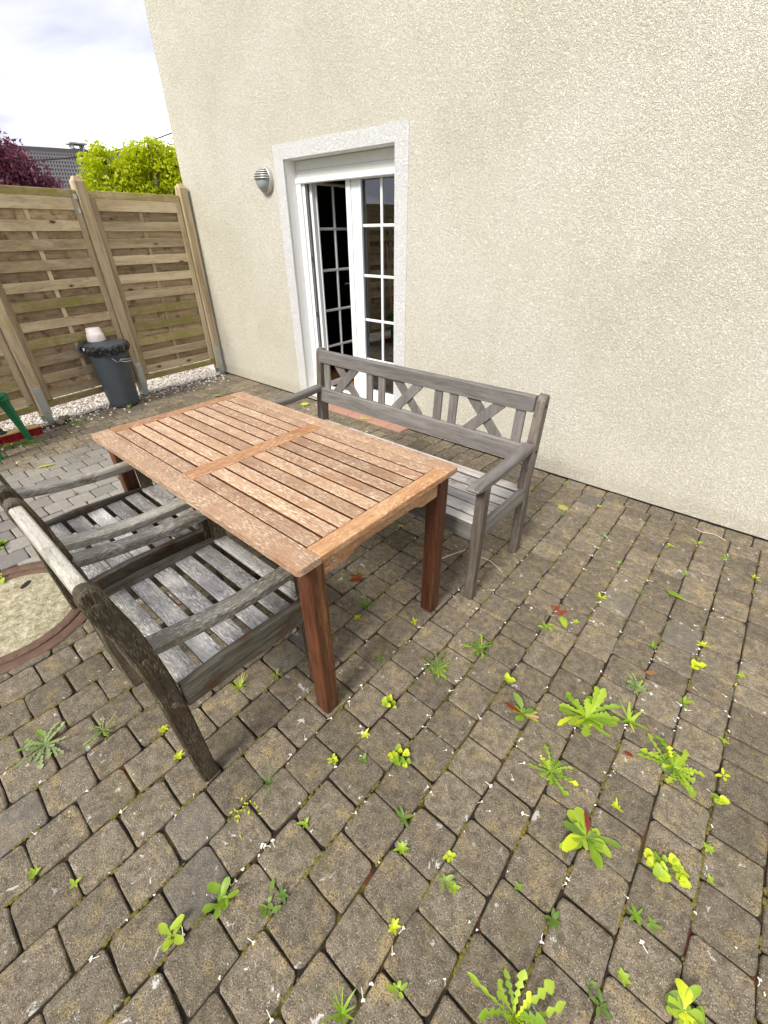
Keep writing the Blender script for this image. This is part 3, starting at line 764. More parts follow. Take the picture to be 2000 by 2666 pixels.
box('cross_board', bx0, bx1, iy0+.0005, iy1-.0005, TZ-TH, TZ-.0004, M['tablebar']['y'], tb, .002)
pitch = (iy1-iy0)/10
for xa, xb in ((ix0+.001, bx0-.0015), (bx1+.0015, ix1-.001)):
    for k in range(10):
        y = iy0+pitch*k
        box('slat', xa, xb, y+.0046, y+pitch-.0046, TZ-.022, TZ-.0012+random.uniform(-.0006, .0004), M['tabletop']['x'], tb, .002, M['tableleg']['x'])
# aprons with a stepped curve
def apron(name, p0, p1, th, mat, dirx):
    z1 = TZ-TH-.001; hi = .075; lo = .052; ln = p1-p0
    prof = [(p0, z1), (p0, z1-hi), (p0+.10, z1-hi), (p0+.14, z1-lo-.004), (p0+.17, z1-lo), (p1-.17, z1-lo), (p1-.14, z1-lo-.004), (p1-.10, z1-hi), (p1, z1-hi), (p1, z1)]
    if dirx: return prism(name, prof, th[0], th[1], mat, tb, .0015, axis='y')
    return prism(name, prof, th[0], th[1], mat, tb, .0015, axis='x')
lg = .062
ex, ey = .014, .042
apron('apron', ex+lg, lx-ex-lg, (ey+.012, ey+.034), M['tablebar']['x'], True)
apron('apron', ex+lg, lx-ex-lg, (ly-ey-.034, ly-ey-.012), M['tablebar']['x'], True)
apron('apron', ey+lg, ly-ey-lg, (ex+.010, ex+.032), M['tablebar']['y'], False)
apron('apron', ey+lg, ly-ey-lg, (lx-ex-.032, lx-ex-.010), M['tablebar']['y'], False)
box('under_rail', .3, .34, .09, ly-.09, TZ-TH-.045, TZ-TH-.002, M['tableleg']['y'], tb, .002)
box('under_rail', (bx0+bx1)/2-.03, (bx0+bx1)/2+.03, .09, ly-.09, TZ-TH-.045, TZ-TH-.002, M['tableleg']['y'], tb, .002)
box('under_rail', lx-.34, lx-.30, .09, ly-.09, TZ-TH-.045, TZ-TH-.002, M['tableleg']['y'], tb, .002)
for sx in (0, 1):
    for sy in (0, 1):
        x0 = ex if sx == 0 else lx-ex-lg; y0 = ey if sy == 0 else ly-ey-lg
        box('leg', x0, x0+lg, y0, y0+lg, 0.001, TZ-TH-.001, M['tableleg']['z'], tb, .004)
for dy in (0, .03):
    pass
bm = bmesh.new()
for (yy, zz) in ((ey+.10, .69), (ey+.105, .672)):
    bmesh.ops.create_uvsphere(bm, u_segments=8, v_segments=6, radius=.004, matrix=Matrix.Translation((lx-ex-.009, yy, zz)))
bm_obj('screw_heads', bm, M['zinc'], tb)

# ============================================================ BENCH
BX0, BX1 = -2.165, -.655
bn = thing('garden_bench', 'long grey wooden bench with crossed back splats against the house side of the table', 'bench', (BX0, -1.55, 0))
bw = BX1-BX0; BY = -1.55
yy = lambda y: y-BY
def post_prof():
    return [(yy(-1.045), .001), (yy(-1.062), .35), (yy(-1.090), .44), (yy(-1.080), .60), (yy(-1.053), .865), (yy(-1.040), .888), (yy(-1.015), .892), (yy(-1.000), .875), (yy(-1.010), .60), (yy(-1.022), .42), (yy(-1.000), .30), (yy(-.990), .001)]
prism('rear_leg', post_prof(), bw-.042, bw, M['benchleg']['z'], bn, .004)
prism('rear_leg', post_prof(), 0, .042, M['benchleg']['z'], bn, .004)
for x0 in (0, bw-.045):
    box('front_leg', x0, x0+.045, yy(-1.516), yy(-1.468), .001, .625, M['benchleg']['z'], bn, .005)
def arm(x0, x1, yb, yf, zb, zm, zf, th, mat, parent, nose=True):
    n = 10; top = []; bot = []
    for i in range(n+1):
        t = i/n; y = yb+(yf-yb)*t
        z = zb*(1-t)**2+2*zm*t*(1-t)+zf*t*t
        top.append((y, z)); bot.append((y, z-th*(1 if t < .9 else (.95 if t < 1 else .7))))
    if nose: top[-1] = (top[-1][0]+.012*(1 if yb > yf else -1)*0, top[-1][1]-.010); 
    return prism('armrest', top+bot[::-1], x0, x1, mat, parent, .006)
for x0 in (.001, bw-.057):
    arm(x0, x0+.056, yy(-1.068), yy(-1.585), .668, .640, .655, .036, M['bench']['y'], bn)
# back rails
prism('top_rail', [(yy(-1.072), .812), (yy(-1.040), .812), (yy(-1.036), .880), (yy(-1.043), .887), (yy(-1.060), .887), (yy(-1.067), .880)], .042, bw-.042, M['bench']['x'], bn, .002)
prism('lower_rail', [(yy(-1.086), .565), (yy(-1.052), .565), (yy(-1.048), .650), (yy(-1.055), .655), (yy(-1.074), .655), (yy(-1.080), .650)], .042, bw-.042, M['bench']['x'], bn, .002)
YB, YT = yy(-1.064), yy(-1.054)
def splat(xa, xb, w=.052, dy=0, th=.014):
    a = Vector((xa-BX0, YB+dy, .642)); b = Vector((xb-BX0, YT+dy, .822))
    beam('back_splat', a, b, th, w, M['bench']['z'], bn, up=(1, 0, 0), bev=.002)
for x in (-2.064, -1.699, -1.606, -1.214, -1.121, -.757): splat(x, x, .048)
for c in (-1.895, -1.420, -.940):
    splat(c+.088, c-.088, .052, .0055, .011); splat(c-.088, c+.088, .052, -.0055, .0112)
# seat
rails = box('side_rail', .003, .028, yy(-1.468), yy(-1.06), .355, .435, M['bench']['y'], bn, .003)
box('side_rail', bw-.028, bw-.003, yy(-1.468), yy(-1.06), .355, .435, M['bench']['y'], bn, .003)
box('front_apron', .045, bw-.045, yy(-1.500), yy(-1.478), .335, .412, M['bench']['x'], bn, .003)
box('centre_rail', bw/2-.02, bw/2+.02, yy(-1.47), yy(-1.03), .345, .408, M['bench']['y'], bn, .003)
ys = [(-1.505, -1.452), (-1.440, -1.362), (-1.351, -1.284), (-1.272, -1.212), (-1.200, -1.124), (-1.112, -1.050)]
for k, (a, b_) in enumerate(ys):
    dip = (0, -.002, -.006, -.008, -.008, -.004)[k]
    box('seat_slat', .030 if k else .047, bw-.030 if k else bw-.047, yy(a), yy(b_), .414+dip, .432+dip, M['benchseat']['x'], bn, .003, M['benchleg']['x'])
bm = bmesh.new()
for (y_, z_) in ((-1.03, .84), (-1.04, .62)):
    bmesh.ops.create_cone(bm, segments=8, radius1=.006, radius2=.006, depth=.003, cap_ends=True, matrix=Matrix.Translation((bw+.001, yy(y_), z_)) @ Matrix.Rotation(R(90), 4, 'Y'))
bm_obj('bolt_holes', bm, M['dark'], bn)

# ============================================================ CHAIRS
def make_chair(loc, rz, label):
    """origin at footprint centre on the ground; faces +y"""
    c = thing('garden_chair', label, 'chair', loc, rz, 'wooden garden armchairs pushed under the table')
    hw = .29; y0 = loc[1]; q = lambda y: y+2.53
    fr = [(-2.734, .001), (-2.739, .35), (-2.742, .437), (-2.747, .53), (-2.757, .636), (-2.768, .72), (-2.785, .80), (-2.797, .862), (-2.806, .880)]
    bk = [(-2.826, .888), (-2.842, .880), (-2.848, .85), (-2.838, .785), (-2.820, .70), (-2.808, .60), (-2.802, .50), (-2.797, .40), (-2.793, .20), (-2.786, .001)]
    prof = [(q(a), b) for a, b in fr+bk]
    for x0 in (-hw, hw-.042): prism('rear_leg', prof, x0, x0+.042, M['chair']['z'], c, .005)
    for x0 in (-hw, hw-.042): box('front_leg', x0, x0+.042, q(-2.305), q(-2.258), .001, .585, M['chair']['z'], c, .004)
    for x0 in (-hw+.001, hw-.057): arm(x0, x0+.056, q(-2.768), q(-2.245), .650, .592, .612, .034, M['chairarm']['y'], c)
    # back: top rail, lower rail, splats
    prism('top_rail', [(q(-2.838), .800), (q(-2.812), .800), (q(-2.808), .866), (q(-2.813), .872), (q(-2.836), .872), (q(-2.842), .866)], -hw+.042, hw-.042, M['chairarm']['x'], c, .002)
    prism('lower_rail', [(q(-2.806), .545), (q(-2.786), .545), (q(-2.784), .610), (q(-2.804), .610)], -hw+.042, hw-.042, M['chair']['x'], c, .002)
    for xa, xb, dy in ((-.17, .17, .007), (.17, -.17, -.007), (-.235, -.235, 0), (.235, .235, 0)):
        beam('back_splat', (xa*.8 if abs(xa) < .2 else xa, q(-2.796)+dy, .60), (xb*.8 if abs(xb) < .2 else xb, q(-2.824)+dy, .81), .013, .045, M['chair']['z'], c, up=(1, 0, 0), bev=.002)
    # seat frame
    for x0 in (-hw+.002, hw-.028): prism('side_rail', [(q(-2.738), .372), (q(-2.300), .360), (q(-2.300), .452), (q(-2.42), .462), (q(-2.60), .470), (q(-2.738), .462)], x0, x0+.026, M['siderail']['y'], c, .004)
    box('front_apron', -hw+.042, hw-.042, q(-2.296), q(-2.272), .365, .440, M['chair']['x'], c, .004)
    box('front_slat', -hw+.030, hw-.030, q(-2.316), q(-2.262), .441, .458, M['chairseat']['x'], c, .005)
    box('rear_rail', -hw+.042, hw-.042, q(-2.775), q(-2.752), .365, .435, M['chair']['x'], c, .004)
    box('centre_rail', -.018, .018, q(-2.752), q(-2.30), .375, .428, M['chair']['y'], c, .003)
    for k, (a, b_) in enumerate(((-2.735, -2.668), (-2.650, -2.584), (-2.566, -2.500), (-2.482, -2.416), (-2.398, -2.334))):
        dz = (.002, -.004, -.006, -.004, .001)[k]
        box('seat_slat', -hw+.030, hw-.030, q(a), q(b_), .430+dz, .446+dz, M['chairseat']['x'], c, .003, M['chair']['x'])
    bm = bmesh.new()
    for z_, y_ in ((.838, -2.822), (.62, -2.785), (.42, -2.768)):
        bmesh.ops.create_cone(bm, segments=12, radius1=.010, radius2=.009, depth=.003, cap_ends=True, matrix=Matrix.Translation((hw+.0008, q(y_), z_)) @ Matrix.Rotation(R(90), 4, 'Y'))
    bm_obj('wooden_plugs', bm, M['chair']['z'], c)
    return c
ch1 = make_chair((-1.175, -2.53, 0), 0, 'nearer wooden armchair with silvery seat slats, at the near corner of the table')
ch2 = copy_tree(ch1); ch2.location = (-1.822, -2.53, 0); ch2.rotation_euler[2] = R(.4)
ch2['label'] = 'farther wooden armchair, half hidden behind the nearer one, beside the manhole cover'

# ============================================================ BIN, POT
bn_ = thing('rubbish_bin', 'charcoal round plastic rubbish bin with a black bag under its lid, before the fence', 'bin', (-4.93, -1.36, 0), R(35))
lathe('bin_body', [(.02, .002), (.128, .002), (.138, .012), (.141, .05), (.150, .20), (.163, .40), (.172, .55), (.176, .575), (.166, .575)], M['binbody'], bn_, n=40, cap=False)
lathe('lid', [(.196, .575), (.200, .582), (.200, .600), (.190, .610), (.150, .622), (.08, .632), (.002, .634)], M['binbody'], bn_, n=40, cap=False)
# bag: crumpled skirt
bm = bmesh.new(); rb = random.Random(5); n = 70; rings = []
for r_, z, jr, jz in ((.188, .612, .003, .004), (.205, .600, .006, .006), (.209, .578, .010, .008), (.200, .555, .013, .012), (.188, .532, .010, .020)):
    ph = [rb.uniform(-1, 1) for _ in range(n)]
    rings.append([bm.verts.new(((r_+jr*ph[i]*1.2)*math.cos(2*math.pi*i/n), (r_+jr*ph[i]*1.2)*math.sin(2*math.pi*i/n), z+jz*ph[(i*3) % n])) for i in range(n)])
for a, b_ in zip(rings, rings[1:]):
    for i in range(n): bm.faces.new((a[i], a[(i+1) % n], b_[(i+1) % n], b_[i]))
bm_obj('bin_bag', bm, M['bag'], bn_)
# lid grip and side handle with twine
lathe('lid_button', [(.02, .630), (.05, .632), (.05, .636), (.02, .638)], M['binbody'], bn_, n=16)
bm = bmesh.new()
pts = [(-.19*math.cos(a)-.0, .19*math.sin(a)*.55-.05, .58+.02*math.cos(a)) for a in (R(-60), R(-30), 0, R(30), R(60))]
n_ = 14
for k_ in range(n_+1):
    a_ = R(150+75*k_/n_); c_, s_ = math.cos(a_), math.sin(a_)
    pts_ = [(.185, .618), (.228, .612), (.236, .585), (.228, .548), (.215, .548), (.220, .585), (.212, .602), (.185, .606)]
    rg_ = [bm.verts.new((r_*c_, r_*s_, z_)) for r_, z_ in pts_]
    if k_:
        for q_ in range(8): bm.faces.new((pr_[q_], pr_[(q_+1) % 8], rg_[(q_+1) % 8], rg_[q_]))
    else: bm.faces.new(rg_)
    pr_ = rg_
bm.faces.new(pr_)
bm_obj('lid_grip_rim', bm, M['binbody'], bn_)
M['twine'] = plain('grey_twine', (.28, .27, .28), .6)
tube('side_handle', [(.165, -.09, .47), (.21, -.075, .455), (.222, 0, .45), (.21, .06, .455), (.16, .08, .47)], .006, M['twine'], bn_)
tube('side_handle', [(.165, -.09, .47), (.19, -.10, .485), (.222, -.02, .47), (.225, .03, .48)], .004, M['twine'], bn_)
tube('twine_tail', [(.12, -.13, .50), (.15, -.12, .465), (.17, -.10, .46)], .003, M['twine'], bn_)
pot = lathe('plastic_pot', [(.078, .001), (.080, .004), (.074, .060), (.072, .066), (.068, .066), (.062, .112), (.055, .118), (.002, .118)], M['potwhite'], None, n=28, cap=False)
pot.location = (-4.985, -1.40, .632); tag(pot, 'small white upturned plant pot standing on the bin lid', 'pot')

# ============================================================ BROOM, STOOL
br = thing('broom', 'wooden broom with red bristles leaning on the fence behind the green stool leg', 'broom', (-4.71, -2.455, 0), R(2))
bm = bmesh.new(); add_box(bm, -.038, .038, -.27, .27, .062, .085, .006); bm_obj('broom_head', bm, M['broomwood'], br)
bm = bmesh.new()
rbz = random.Random(9)
for i in range(34):
    y = -.262+.0159*i
    for xx in (-.026, -.009, .009, .026):
        bmesh.ops.create_cone(bm, segments=5, radius1=.0085, radius2=.005, depth=.066, cap_ends=True, matrix=Matrix.Translation((xx*1.35, y*1.03+rbz.uniform(-.002, .002), .0325)) @ Matrix.Rotation(xx*4, 4, 'Y') @ Matrix.Rotation(-y*.8, 4, 'X'))
kind(bm_obj('bristles', bm, M['bristle'], br), 'stuff')
lathe('handle_socket', [(.045, .085), (.040, .092), (.024, .10), (.020, .125), (.001, .125)], M['blacksocket'], br, n=16, c=(0, -.0, 0))
tube('broom_handle', [(0, 0, .10), (-.07, .012, .70), (-.142, .02, 1.36)], .0125, M['handlewood'], br, n=10)
st = thing('garden_stool', 'green plastic garden stool at the left edge, only one leg in view', 'stool', (-4.62, -2.30, 0), 0)
u = Vector((.72, -.69, 0)); v = Vector((-.69, -.72, 0))
bm = bmesh.new(); c0 = u*.05+v*.03
for a_, b_ in ((0, 0),):
    m4 = Matrix(((u[0], v[0], 0, c0[0]), (u[1], v[1], 0, c0[1]), (0, 0, 1, 0), (0, 0, 0, 1)))
    add_box(bm, -.04, .36, -.02, .22, .385, .42, .012, m4)
bm_obj('seat', bm, M['green'], st)
for a_, b_ in ((0, 0), (.40, 0), (0, .26), (.40, .26)):
    foot = u*a_+v*b_; topp = c0+u*(0 if a_ == 0 else .32)+v*(0.01 if b_ == 0 else .19)+Vector((0, 0, .39))
    if (a_, b_) == (0, 0): topp = Vector((-.045, -.05, .39))
    bm = bmesh.new(); f = foot+Vector((0, 0, .001)); d = (topp-f)
    s1 = Vector((.62, .78, 0))
    ring0 = []
    for t, w_, h_ in ((0, .016, .012), (.75, .030, .022), (1, .036, .028)):
        p = f+d*t; s2 = Vector((-s1.y, s1.x, 0))
        ring0.append([bm.verts.new(p+s1*w_*a1+s2*h_*b1) for a1, b1 in ((-1, -1), (1, -1), (1, 1), (-1, 1))])
    for A, B in zip(ring0, ring0[1:]):
        for i in range(4): bm.faces.new((A[i], A[(i+1) % 4], B[(i+1) % 4], B[i]))
    bm.faces.new(ring0[0]); bm.faces.new(ring0[-1][::-1])
    bm_obj('leg', bm, M['green'], st)
bm = bmesh.new(); bmesh.ops.create_cone(bm, segments=20, radius1=.052, radius2=.045, depth=.05, cap_ends=True, matrix=Matrix.Translation((-.04, -.045, .385)))
bm_obj('leg_collar', bm, M['green'], st)

# ============================================================ WEEDS, LEAVES, BLOSSOMS
def blade(bm, base, az, ln, wid, lift, droop, style, rnd, fold=.25, twist=0):
    """a leaf as a folded strip; style: oval, dand (toothed), lobe, strap"""
    n = {'oval': 8, 'spoon': 12, 'dand': 18, 'cut': 18, 'strap': 7, 'lobe': 9}[style]
    d = Vector((math.cos(az), math.sin(az), 0)); s = Vector((-d.y, d.x, 0)); rows = []
    for i in range(n+1):
        t = i/n
        if style == 'oval': w = math.sin(math.pi*min(1, t**.75))**.8*(1 if t > .18 else .35+t*3)
        elif style == 'spoon': w = (.16 if t < .2 else .16+.84*math.sin(math.pi*.5*min(1, (t-.2)/.5))**1.2) * (1 if t < .72 else math.sqrt(max(.02, 1-((t-.72)/.28)**2)))*rnd.uniform(.93, 1.05)
        elif style == 'strap': w = (1-t)**.6*.9+.05 if t > .1 else .6
        elif style == 'lobe': w = [.12, .12, .12, .75, 1., .8, 1.05, .7, .75, .1][i]
        else:
            w = .16+.84*min(1, t*1.35)**1.3 if t < .84 else (1-((t-.84)/.16)**2.2)
            if i % 3 == 2 and .08 < t < .9: w *= (.62 if style == 'dand' else .22)+rnd.uniform(-.08, .12)
            elif i % 3 == 1 and style == 'cut' and t < .8: w *= .62
            w = max(w, .05)
        w *= wid/2*rnd.uniform(.9, 1.1)
        c = Vector(base)+d*(ln*t)*math.cos(lift*(1-t*.6))+Vector((0, 0, ln*(math.sin(lift)*t-droop*t*t)))
        c += s*twist*ln*t*t
        c.z = max(c.z, .003+.002*rnd.random())
        zf = fold*w
        rows.append((bm.verts.new(c+s*w+Vector((0, 0, zf))), bm.verts.new(c), bm.verts.new(c-s*w+Vector((0, 0, zf)))))
    for a, b_ in zip(rows, rows[1:]):
        bm.faces.new((a[0], a[1], b_[1], b_[0])); bm.faces.new((a[1], a[2], b_[2], b_[1]))
def leafobj(name, mat, parent, **k):
    bm = bmesh.new(); blade(bm, **k); return bm_obj(name, bm, mat, parent, True)
def rosette(x, y, label, n=12, ln=.07, wid=.022, style='dand', mat='leaf', seed=0, lift=(.15, .7), cat='weed', red=0, group='weeds in the paving joints'):
    r = random.Random(seed); t = thing('dandelion_weed' if style in ('dand', 'cut') else 'leafy_weed', label, cat, (x, y, 0), 0, group)
    az0 = r.uniform(0, 6.28); n = int(n*2.3)
    for i in range(n):
        az = az0+2.4*i+r.uniform(-.35, .35); l = ln*r.uniform(.45, 1.25)*(1-.4*(i > n*.6))
        mm = M[mat] if r.random() < .7 else M[r.choice({'leaf': ('leafdark', 'leaf', 'leafyellow'), 'leafsilver': ('leaf', 'leafdark'), 'leafdark': ('leaf', 'leafdark')}[mat])]
        if i < red: mm = M['leafpink'] if i % 2 else M['leafred']
        leafobj('leaf', mm, t, base=(r.uniform(-.003, .003), r.uniform(-.003, .003), .002), az=az, ln=l, wid=wid*r.uniform(.5, 1.05), lift=r.uniform(*lift), droop=r.uniform(.05, .4), style=style, rnd=r, fold=r.uniform(.1, .5), twist=r.uniform(-.5, .5))
    return t
def small_plant(name, x, y, label, mat, n, ln, wid, style, seed, cat='weed', lift=(.2, .9), spread=.0, group='weeds in the paving joints'):
    r = random.Random(seed); bm = bmesh.new()
    for i in range(n):
        az = 2*math.pi*(i+r.uniform(-.3, .3))/n; o = (r.gauss(0, spread), r.gauss(0, spread), .001)
        blade(bm, o, az, ln*r.uniform(.6, 1.15), wid*r.uniform(.75, 1.2), r.uniform(*lift), r.uniform(.0, .3), style, r, twist=r.uniform(-.3, .3))
    o = bm_obj(name, bm, M[mat], None, True); o.location = (x, y, -.002); o.rotation_euler[2] = r.uniform(0, 6); tag(o, label, cat, group); return o
def clover(x, y, label, seed, n=7, r0=.011, sp=.026, mat='leafyellow'):
    n = int(n*1.5); r0 *= .82
    r = random.Random(seed); t = thing('lobed_weed', label, 'weed', (x, y, 0), 0, 'weeds in the paving joints')
    for i in range(n):
        a = r.uniform(0, 6.28); d = sp*math.sqrt(r.random()); cx, cy = d*math.cos(a)*1.4, d*math.sin(a); z = r.uniform(.008, .022); rr = r0*r.uniform(.6, 1.25)
        bm = bmesh.new(); c = bm.verts.new((cx, cy, z-.002)); rim = []
        k = 20; ti = r.uniform(-.4, .4); tj = r.uniform(-.4, .4)
        for q in range(k):
            aa = 2*math.pi*q/k; rad = rr*(1+.16*math.cos(3*aa)+.07*math.cos(9*aa)); px, py = rad*math.cos(aa), rad*math.sin(aa)
            rim.append(bm.verts.new((cx+px, cy+py, max(.004, z+px*ti+py*tj+.003))))
        for q in range(k): bm.faces.new((c, rim[q], rim[(q+1) % k]))
        bm_obj('leaf', bm, M[mat if r.random() < .65 else 'leaf'], t, True)
        bm = bmesh.new(); add_tube(bm, [(0, 0, 0), (cx*.6, cy*.6, z*.75), (cx, cy, z-.001)], .0009, 4); bm_obj('stem', bm, M['leafdark'], t)
    return t
# the large ones
rosette(-.022, -1.759, 'largest dandelion weed with long upright toothed leaves, in the paving right of the table', 13, .105, .034, 'dand', 'leaf', 1, (.25, .95))
rosette(.262, -1.746, 'flat spreading dandelion with deeply cut bright leaves near the right edge', 15, .090, .030, 'cut', 'leaf', 2, (.1, .5))
rosette(.106, -2.133, 'broad leaved rosette weed with one reddish leaf, below the cut leaved dandelion', 11, .078, .034, 'spoon', 'leaf', 3, (.15, .6), red=1)
rosette(-.044, -2.022, 'narrow leaved pale dandelion weed lying in an X shape, left of the broad rosette', 11, .068, .020, 'cut', 'leaf', 4, (.1, .5))
rosette(-.206, -1.895, 'small dock weed with one upright green leaf and a pinkish dying leaf', 5, .070, .028, 'spoon', 'leaf', 5, (.5, 1.2), red=2)
rosette(.103, -2.590, 'tall tufted dandelion at the bottom edge of the picture', 9, .10, .024, 'cut', 'leaf', 6, (.6, 1.25))
rosette(.397, -2.330, 'round leaved weed with large heart shaped leaves in the bottom right corner', 6, .060, .042, 'spoon', 'leaf', 7, (.2, .7))
rosette(-1.431, -3.083, 'pale cut leaved dandelion at the left, in front of the nearer chair', 14, .080, .022, 'cut', 'leafsilver', 8, (.1, .6), red=1)
rosette(-1.328, -2.932, 'spiky grey green weed just left of the chair leg, above the pale dandelion', 13, .055, .010, 'cut', 'leafsilver', 9, (.3, .9), red=1)
rosette(.088, -1.500, 'grey green small leaved weed behind the largest dandelion', 14, .045, .014, 'cut', 'leafsilver', 10, (.3, .9))
rosette(.105, -1.672, 'weed of four narrow curved leaves right of the largest dandelion', 5, .062, .018, 'strap', 'leaf', 11, (.5, 1.1))
rosette(-.559, -1.932, 'dull green feathery weed in the paving, nearest the table leg by the bench', 15, .060, .013, 'cut', 'leafdark', 12, (.15, .6))
rosette(-.476, -1.735, 'wide feathery weed between the bench leg and the largest dandelion', 15, .062, .014, 'cut', 'leafdark', 13, (.15, .6))
clover(.301, -2.069, 'large bright yellow green lobed weed near the right edge, right of the broad rosette', 21, 12, .015, .034)
clover(-.455, -2.314, 'yellow green lobed weed in the middle of the paving, in front of the table leg', 22, 10, .012, .026)
clover(-.603, -2.181, 'yellow green lobed weed beside the near table leg', 23, 8, .012, .022, 'leafyellow')
clover(.245, -1.247, 'small compact lemon coloured weed, in line with the curled green leaf', 24, 8, .012, .016)
clover(-.308, -1.802, 'little yellow green four leaved weed above the pinkish dock weed', 25, 6, .012, .016)
clover(.384, -1.770, 'single pale yellow lobed leaf weed close to the right edge', 26, 3, .015, .012)
clover(-2.943, -2.884, 'green leaved weed cut by the left edge above the manhole cover', 27, 6, .022, .035, 'leafdark')
clover(-2.600, -2.970, 'green weed growing from the manhole edge at the left margin', 28, 7, .014, .03, 'leaf')
small_plant('creeping_weed', -.721, -2.745, 'creeping yellow green weed trailing along a joint in front of the chair leg', 'leafyellow', 22, .012, .005, 'oval', 31, spread=.022)
small_plant('grass_tuft', -.73, -2.651, 'thin wispy grass with straw blades right of the chair leg', 'leafdark', 12, .07, .003, 'strap', 32, 'grass tuft', (.5, 1.2))
small_plant('grass_tuft', -1.105, -2.51, 'green grass tuft under the nearer chair', 'leaf', 14, .05, .006, 'strap', 33, 'grass tuft', (.6, 1.3))
small_plant('red_weed', -1.187, -1.766, 'dark red leaved seedling under the table', 'leafred', 5, .05, .018, 'oval', 34, lift=(.4, .9))
small_plant('grass_tuft', -1.19, -1.745, 'bright grass blades behind the dark red seedling', 'leaf', 7, .05, .008, 'strap', 35, 'grass tuft', (.6, 1.2))
small_plant('grass_tuft', -1.03, -1.864, 'wide grass weed under the table, between the red seedling and the near leg', 'leafdark', 14, .065, .009, 'strap', 36, 'grass tuft', (.2, .8))
small_plant('grass_tuft', -.20, -2.842, 'upright bright grass blades at the bottom edge, left of the tufted dandelion', 'leaf', 10, .05, .008, 'strap', 37, 'grass tuft', (.8, 1.3))
small_plant('leafy_weed', -.585, -2.904, 'branched green weed with toothed leaves across a joint in the lower left', 'leaf', 10, .045, .022, 'spoon', 38, lift=(.3, 1.0), spread=.008)
small_plant('leafy_weed', -.626, -3.03, 'weed with long oval leaves near the lower left corner', 'leaf', 7, .052, .019, 'spoon', 39, lift=(.2, .9), spread=.008)
small_plant('leafy_weed', -.481, -2.837, 'grey green trailing weed with round leaves in the lower middle', 'leafdark', 9, .028, .013, 'oval', 40, spread=.014)
small_plant('leafy_weed', -.335, -2.444, 'seedling with four narrow blue green leaves in the lower middle', 'leafdark', 5, .034, .011, 'oval', 41)
small_plant('leafy_weed', -.291, -2.508, 'green and red seedling just below the blue green one', 'leaf', 7, .024, .011, 'oval', 42)
small_plant('grass_tuft', -4.771, -1.90, 'bright grass patch on the paving in front of the fence post', 'leaf', 34, .055, .010, 'strap', 43, 'grass tuft', (.1, .7), spread=.05)
small_plant('grass_tuft', -4.55, -2.34, 'bright green weeds at the foot of the green stool leg', 'leaf', 40, .055, .012, 'strap', 44, 'grass tuft', (.1, .8), spread=.05)
small_plant('grass_tuft', -4.62, -2.46, 'bright green weeds before the broom bristles at the left edge', 'leaf', 34, .055, .012, 'strap', 45, 'grass tuft', (.1, .8), spread=.05)
small_plant('leafy_weed', -4.402, -.607, 'bright little weed behind the far end of the table, nearest the bin', 'leaf', 9, .05, .022, 'oval', 46)
small_plant('leafy_weed', -4.76, -1.40, 'small bright shoot at the foot of the bin', 'leaf', 5, .045, .018, 'oval', 47, lift=(.8, 1.3))
SEED = [(-1.17, -2.789), (-1.037, -2.8), (-.175, -2.433), (-.152, -2.49), (-.552, -2.648), (-1.037, -2.384), (-.771, -2.05), (-.999, -1.95), (-.781, -1.796), (-1.254, -1.784), (-.545, -2.399), (-.62, -2.463), (-.31, -1.443), (-.216, -1.32),
        (-.456, -.247), (-.742, -.092), (-1.844, -.063), (-1.304, -1.238), (-.016, -.406), (.097, -.288), (.375, -.434), (.086, -1.248), (.247, -1.099), (.391, -1.176), (.376, -1.533), (.392, -1.668), (.387, -1.932), (.401, -2.012), (.151, -1.99),
        (.239, -1.458), (.105, -2.372), (.266, -2.225), (.305, -2.216), (.221, -2.428), (.248, -2.444), (.272, -2.364), (.007, -2.369), (-.129, -2.484), (-.202, -2.653), (-.125, -2.731), (-.93, -3.156), (-1.04, -3.222), (-.473, -2.798), (-4.444, -.25),
        (-3.273, -2.376), (-4.506, -2.046), (-.60, -2.33), (-.18, -1.09), (-.05, -.93), (.1, -.62), (-.19, -.75), (-.33, -.55), (-.6, -.5), (-2.9, -.25), (-2.45, -.3), (-3.9, -1.2), (.24, -.35)]
LM = [('the largest dandelion', -.022, -1.759), ('the cut leaved dandelion', .262, -1.746), ('the broad leaved rosette', .106, -2.133), ('the tall tufted dandelion', .103, -2.59), ('the near table leg', -.755, -2.36), ('the table leg by the bench', -.755, -1.70),
      ('the bench front leg', -.68, -1.49), ('the bench rear leg', -.68, -1.02), ('the nearest chair leg', -.90, -2.76), ('the curled green leaf', .092, -.845), ('the pale yellow leaf', -.637, -.41), ('the large lobed yellow weed', .301, -2.069),
      ('the lemon coloured weed', .245, -1.247), ('the rubbish bin', -4.93, -1.36), ('the long dry leaf', -3.911, -2.38), ('the terracotta strip', -2.7, -.1), ('the green stool leg', -4.62, -2.30), ('the round leaved corner weed', .397, -2.33), ('the branched weed', -.585, -2.904)]
NW = ('right beside', 'one stone', 'two stones', 'three stones', 'four stones', 'five stones', 'six stones', 'seven stones', 'eight stones', 'nine stones', 'ten stones', 'eleven stones', 'twelve stones')
def where(x, y, used=set()):
    for nm, lx_, ly_ in sorted(LM, key=lambda q: math.hypot(q[1]-x, q[2]-y)):
        dx, dy = x-lx_, y-ly_; k_ = min(12, round(math.hypot(dx, dy)/.14))
        d = ('behind', 'behind and right of', 'right of', 'in front and right of', 'in front of', 'in front and left of', 'left of', 'behind and left of')[round(math.degrees(math.atan2(dx, dy))/45) % 8]
        t = '%s %s' % (NW[k_], nm) if k_ == 0 else '%s %s %s' % (NW[k_], d, nm)
        if t not in used: used.add(t); return t
    return t
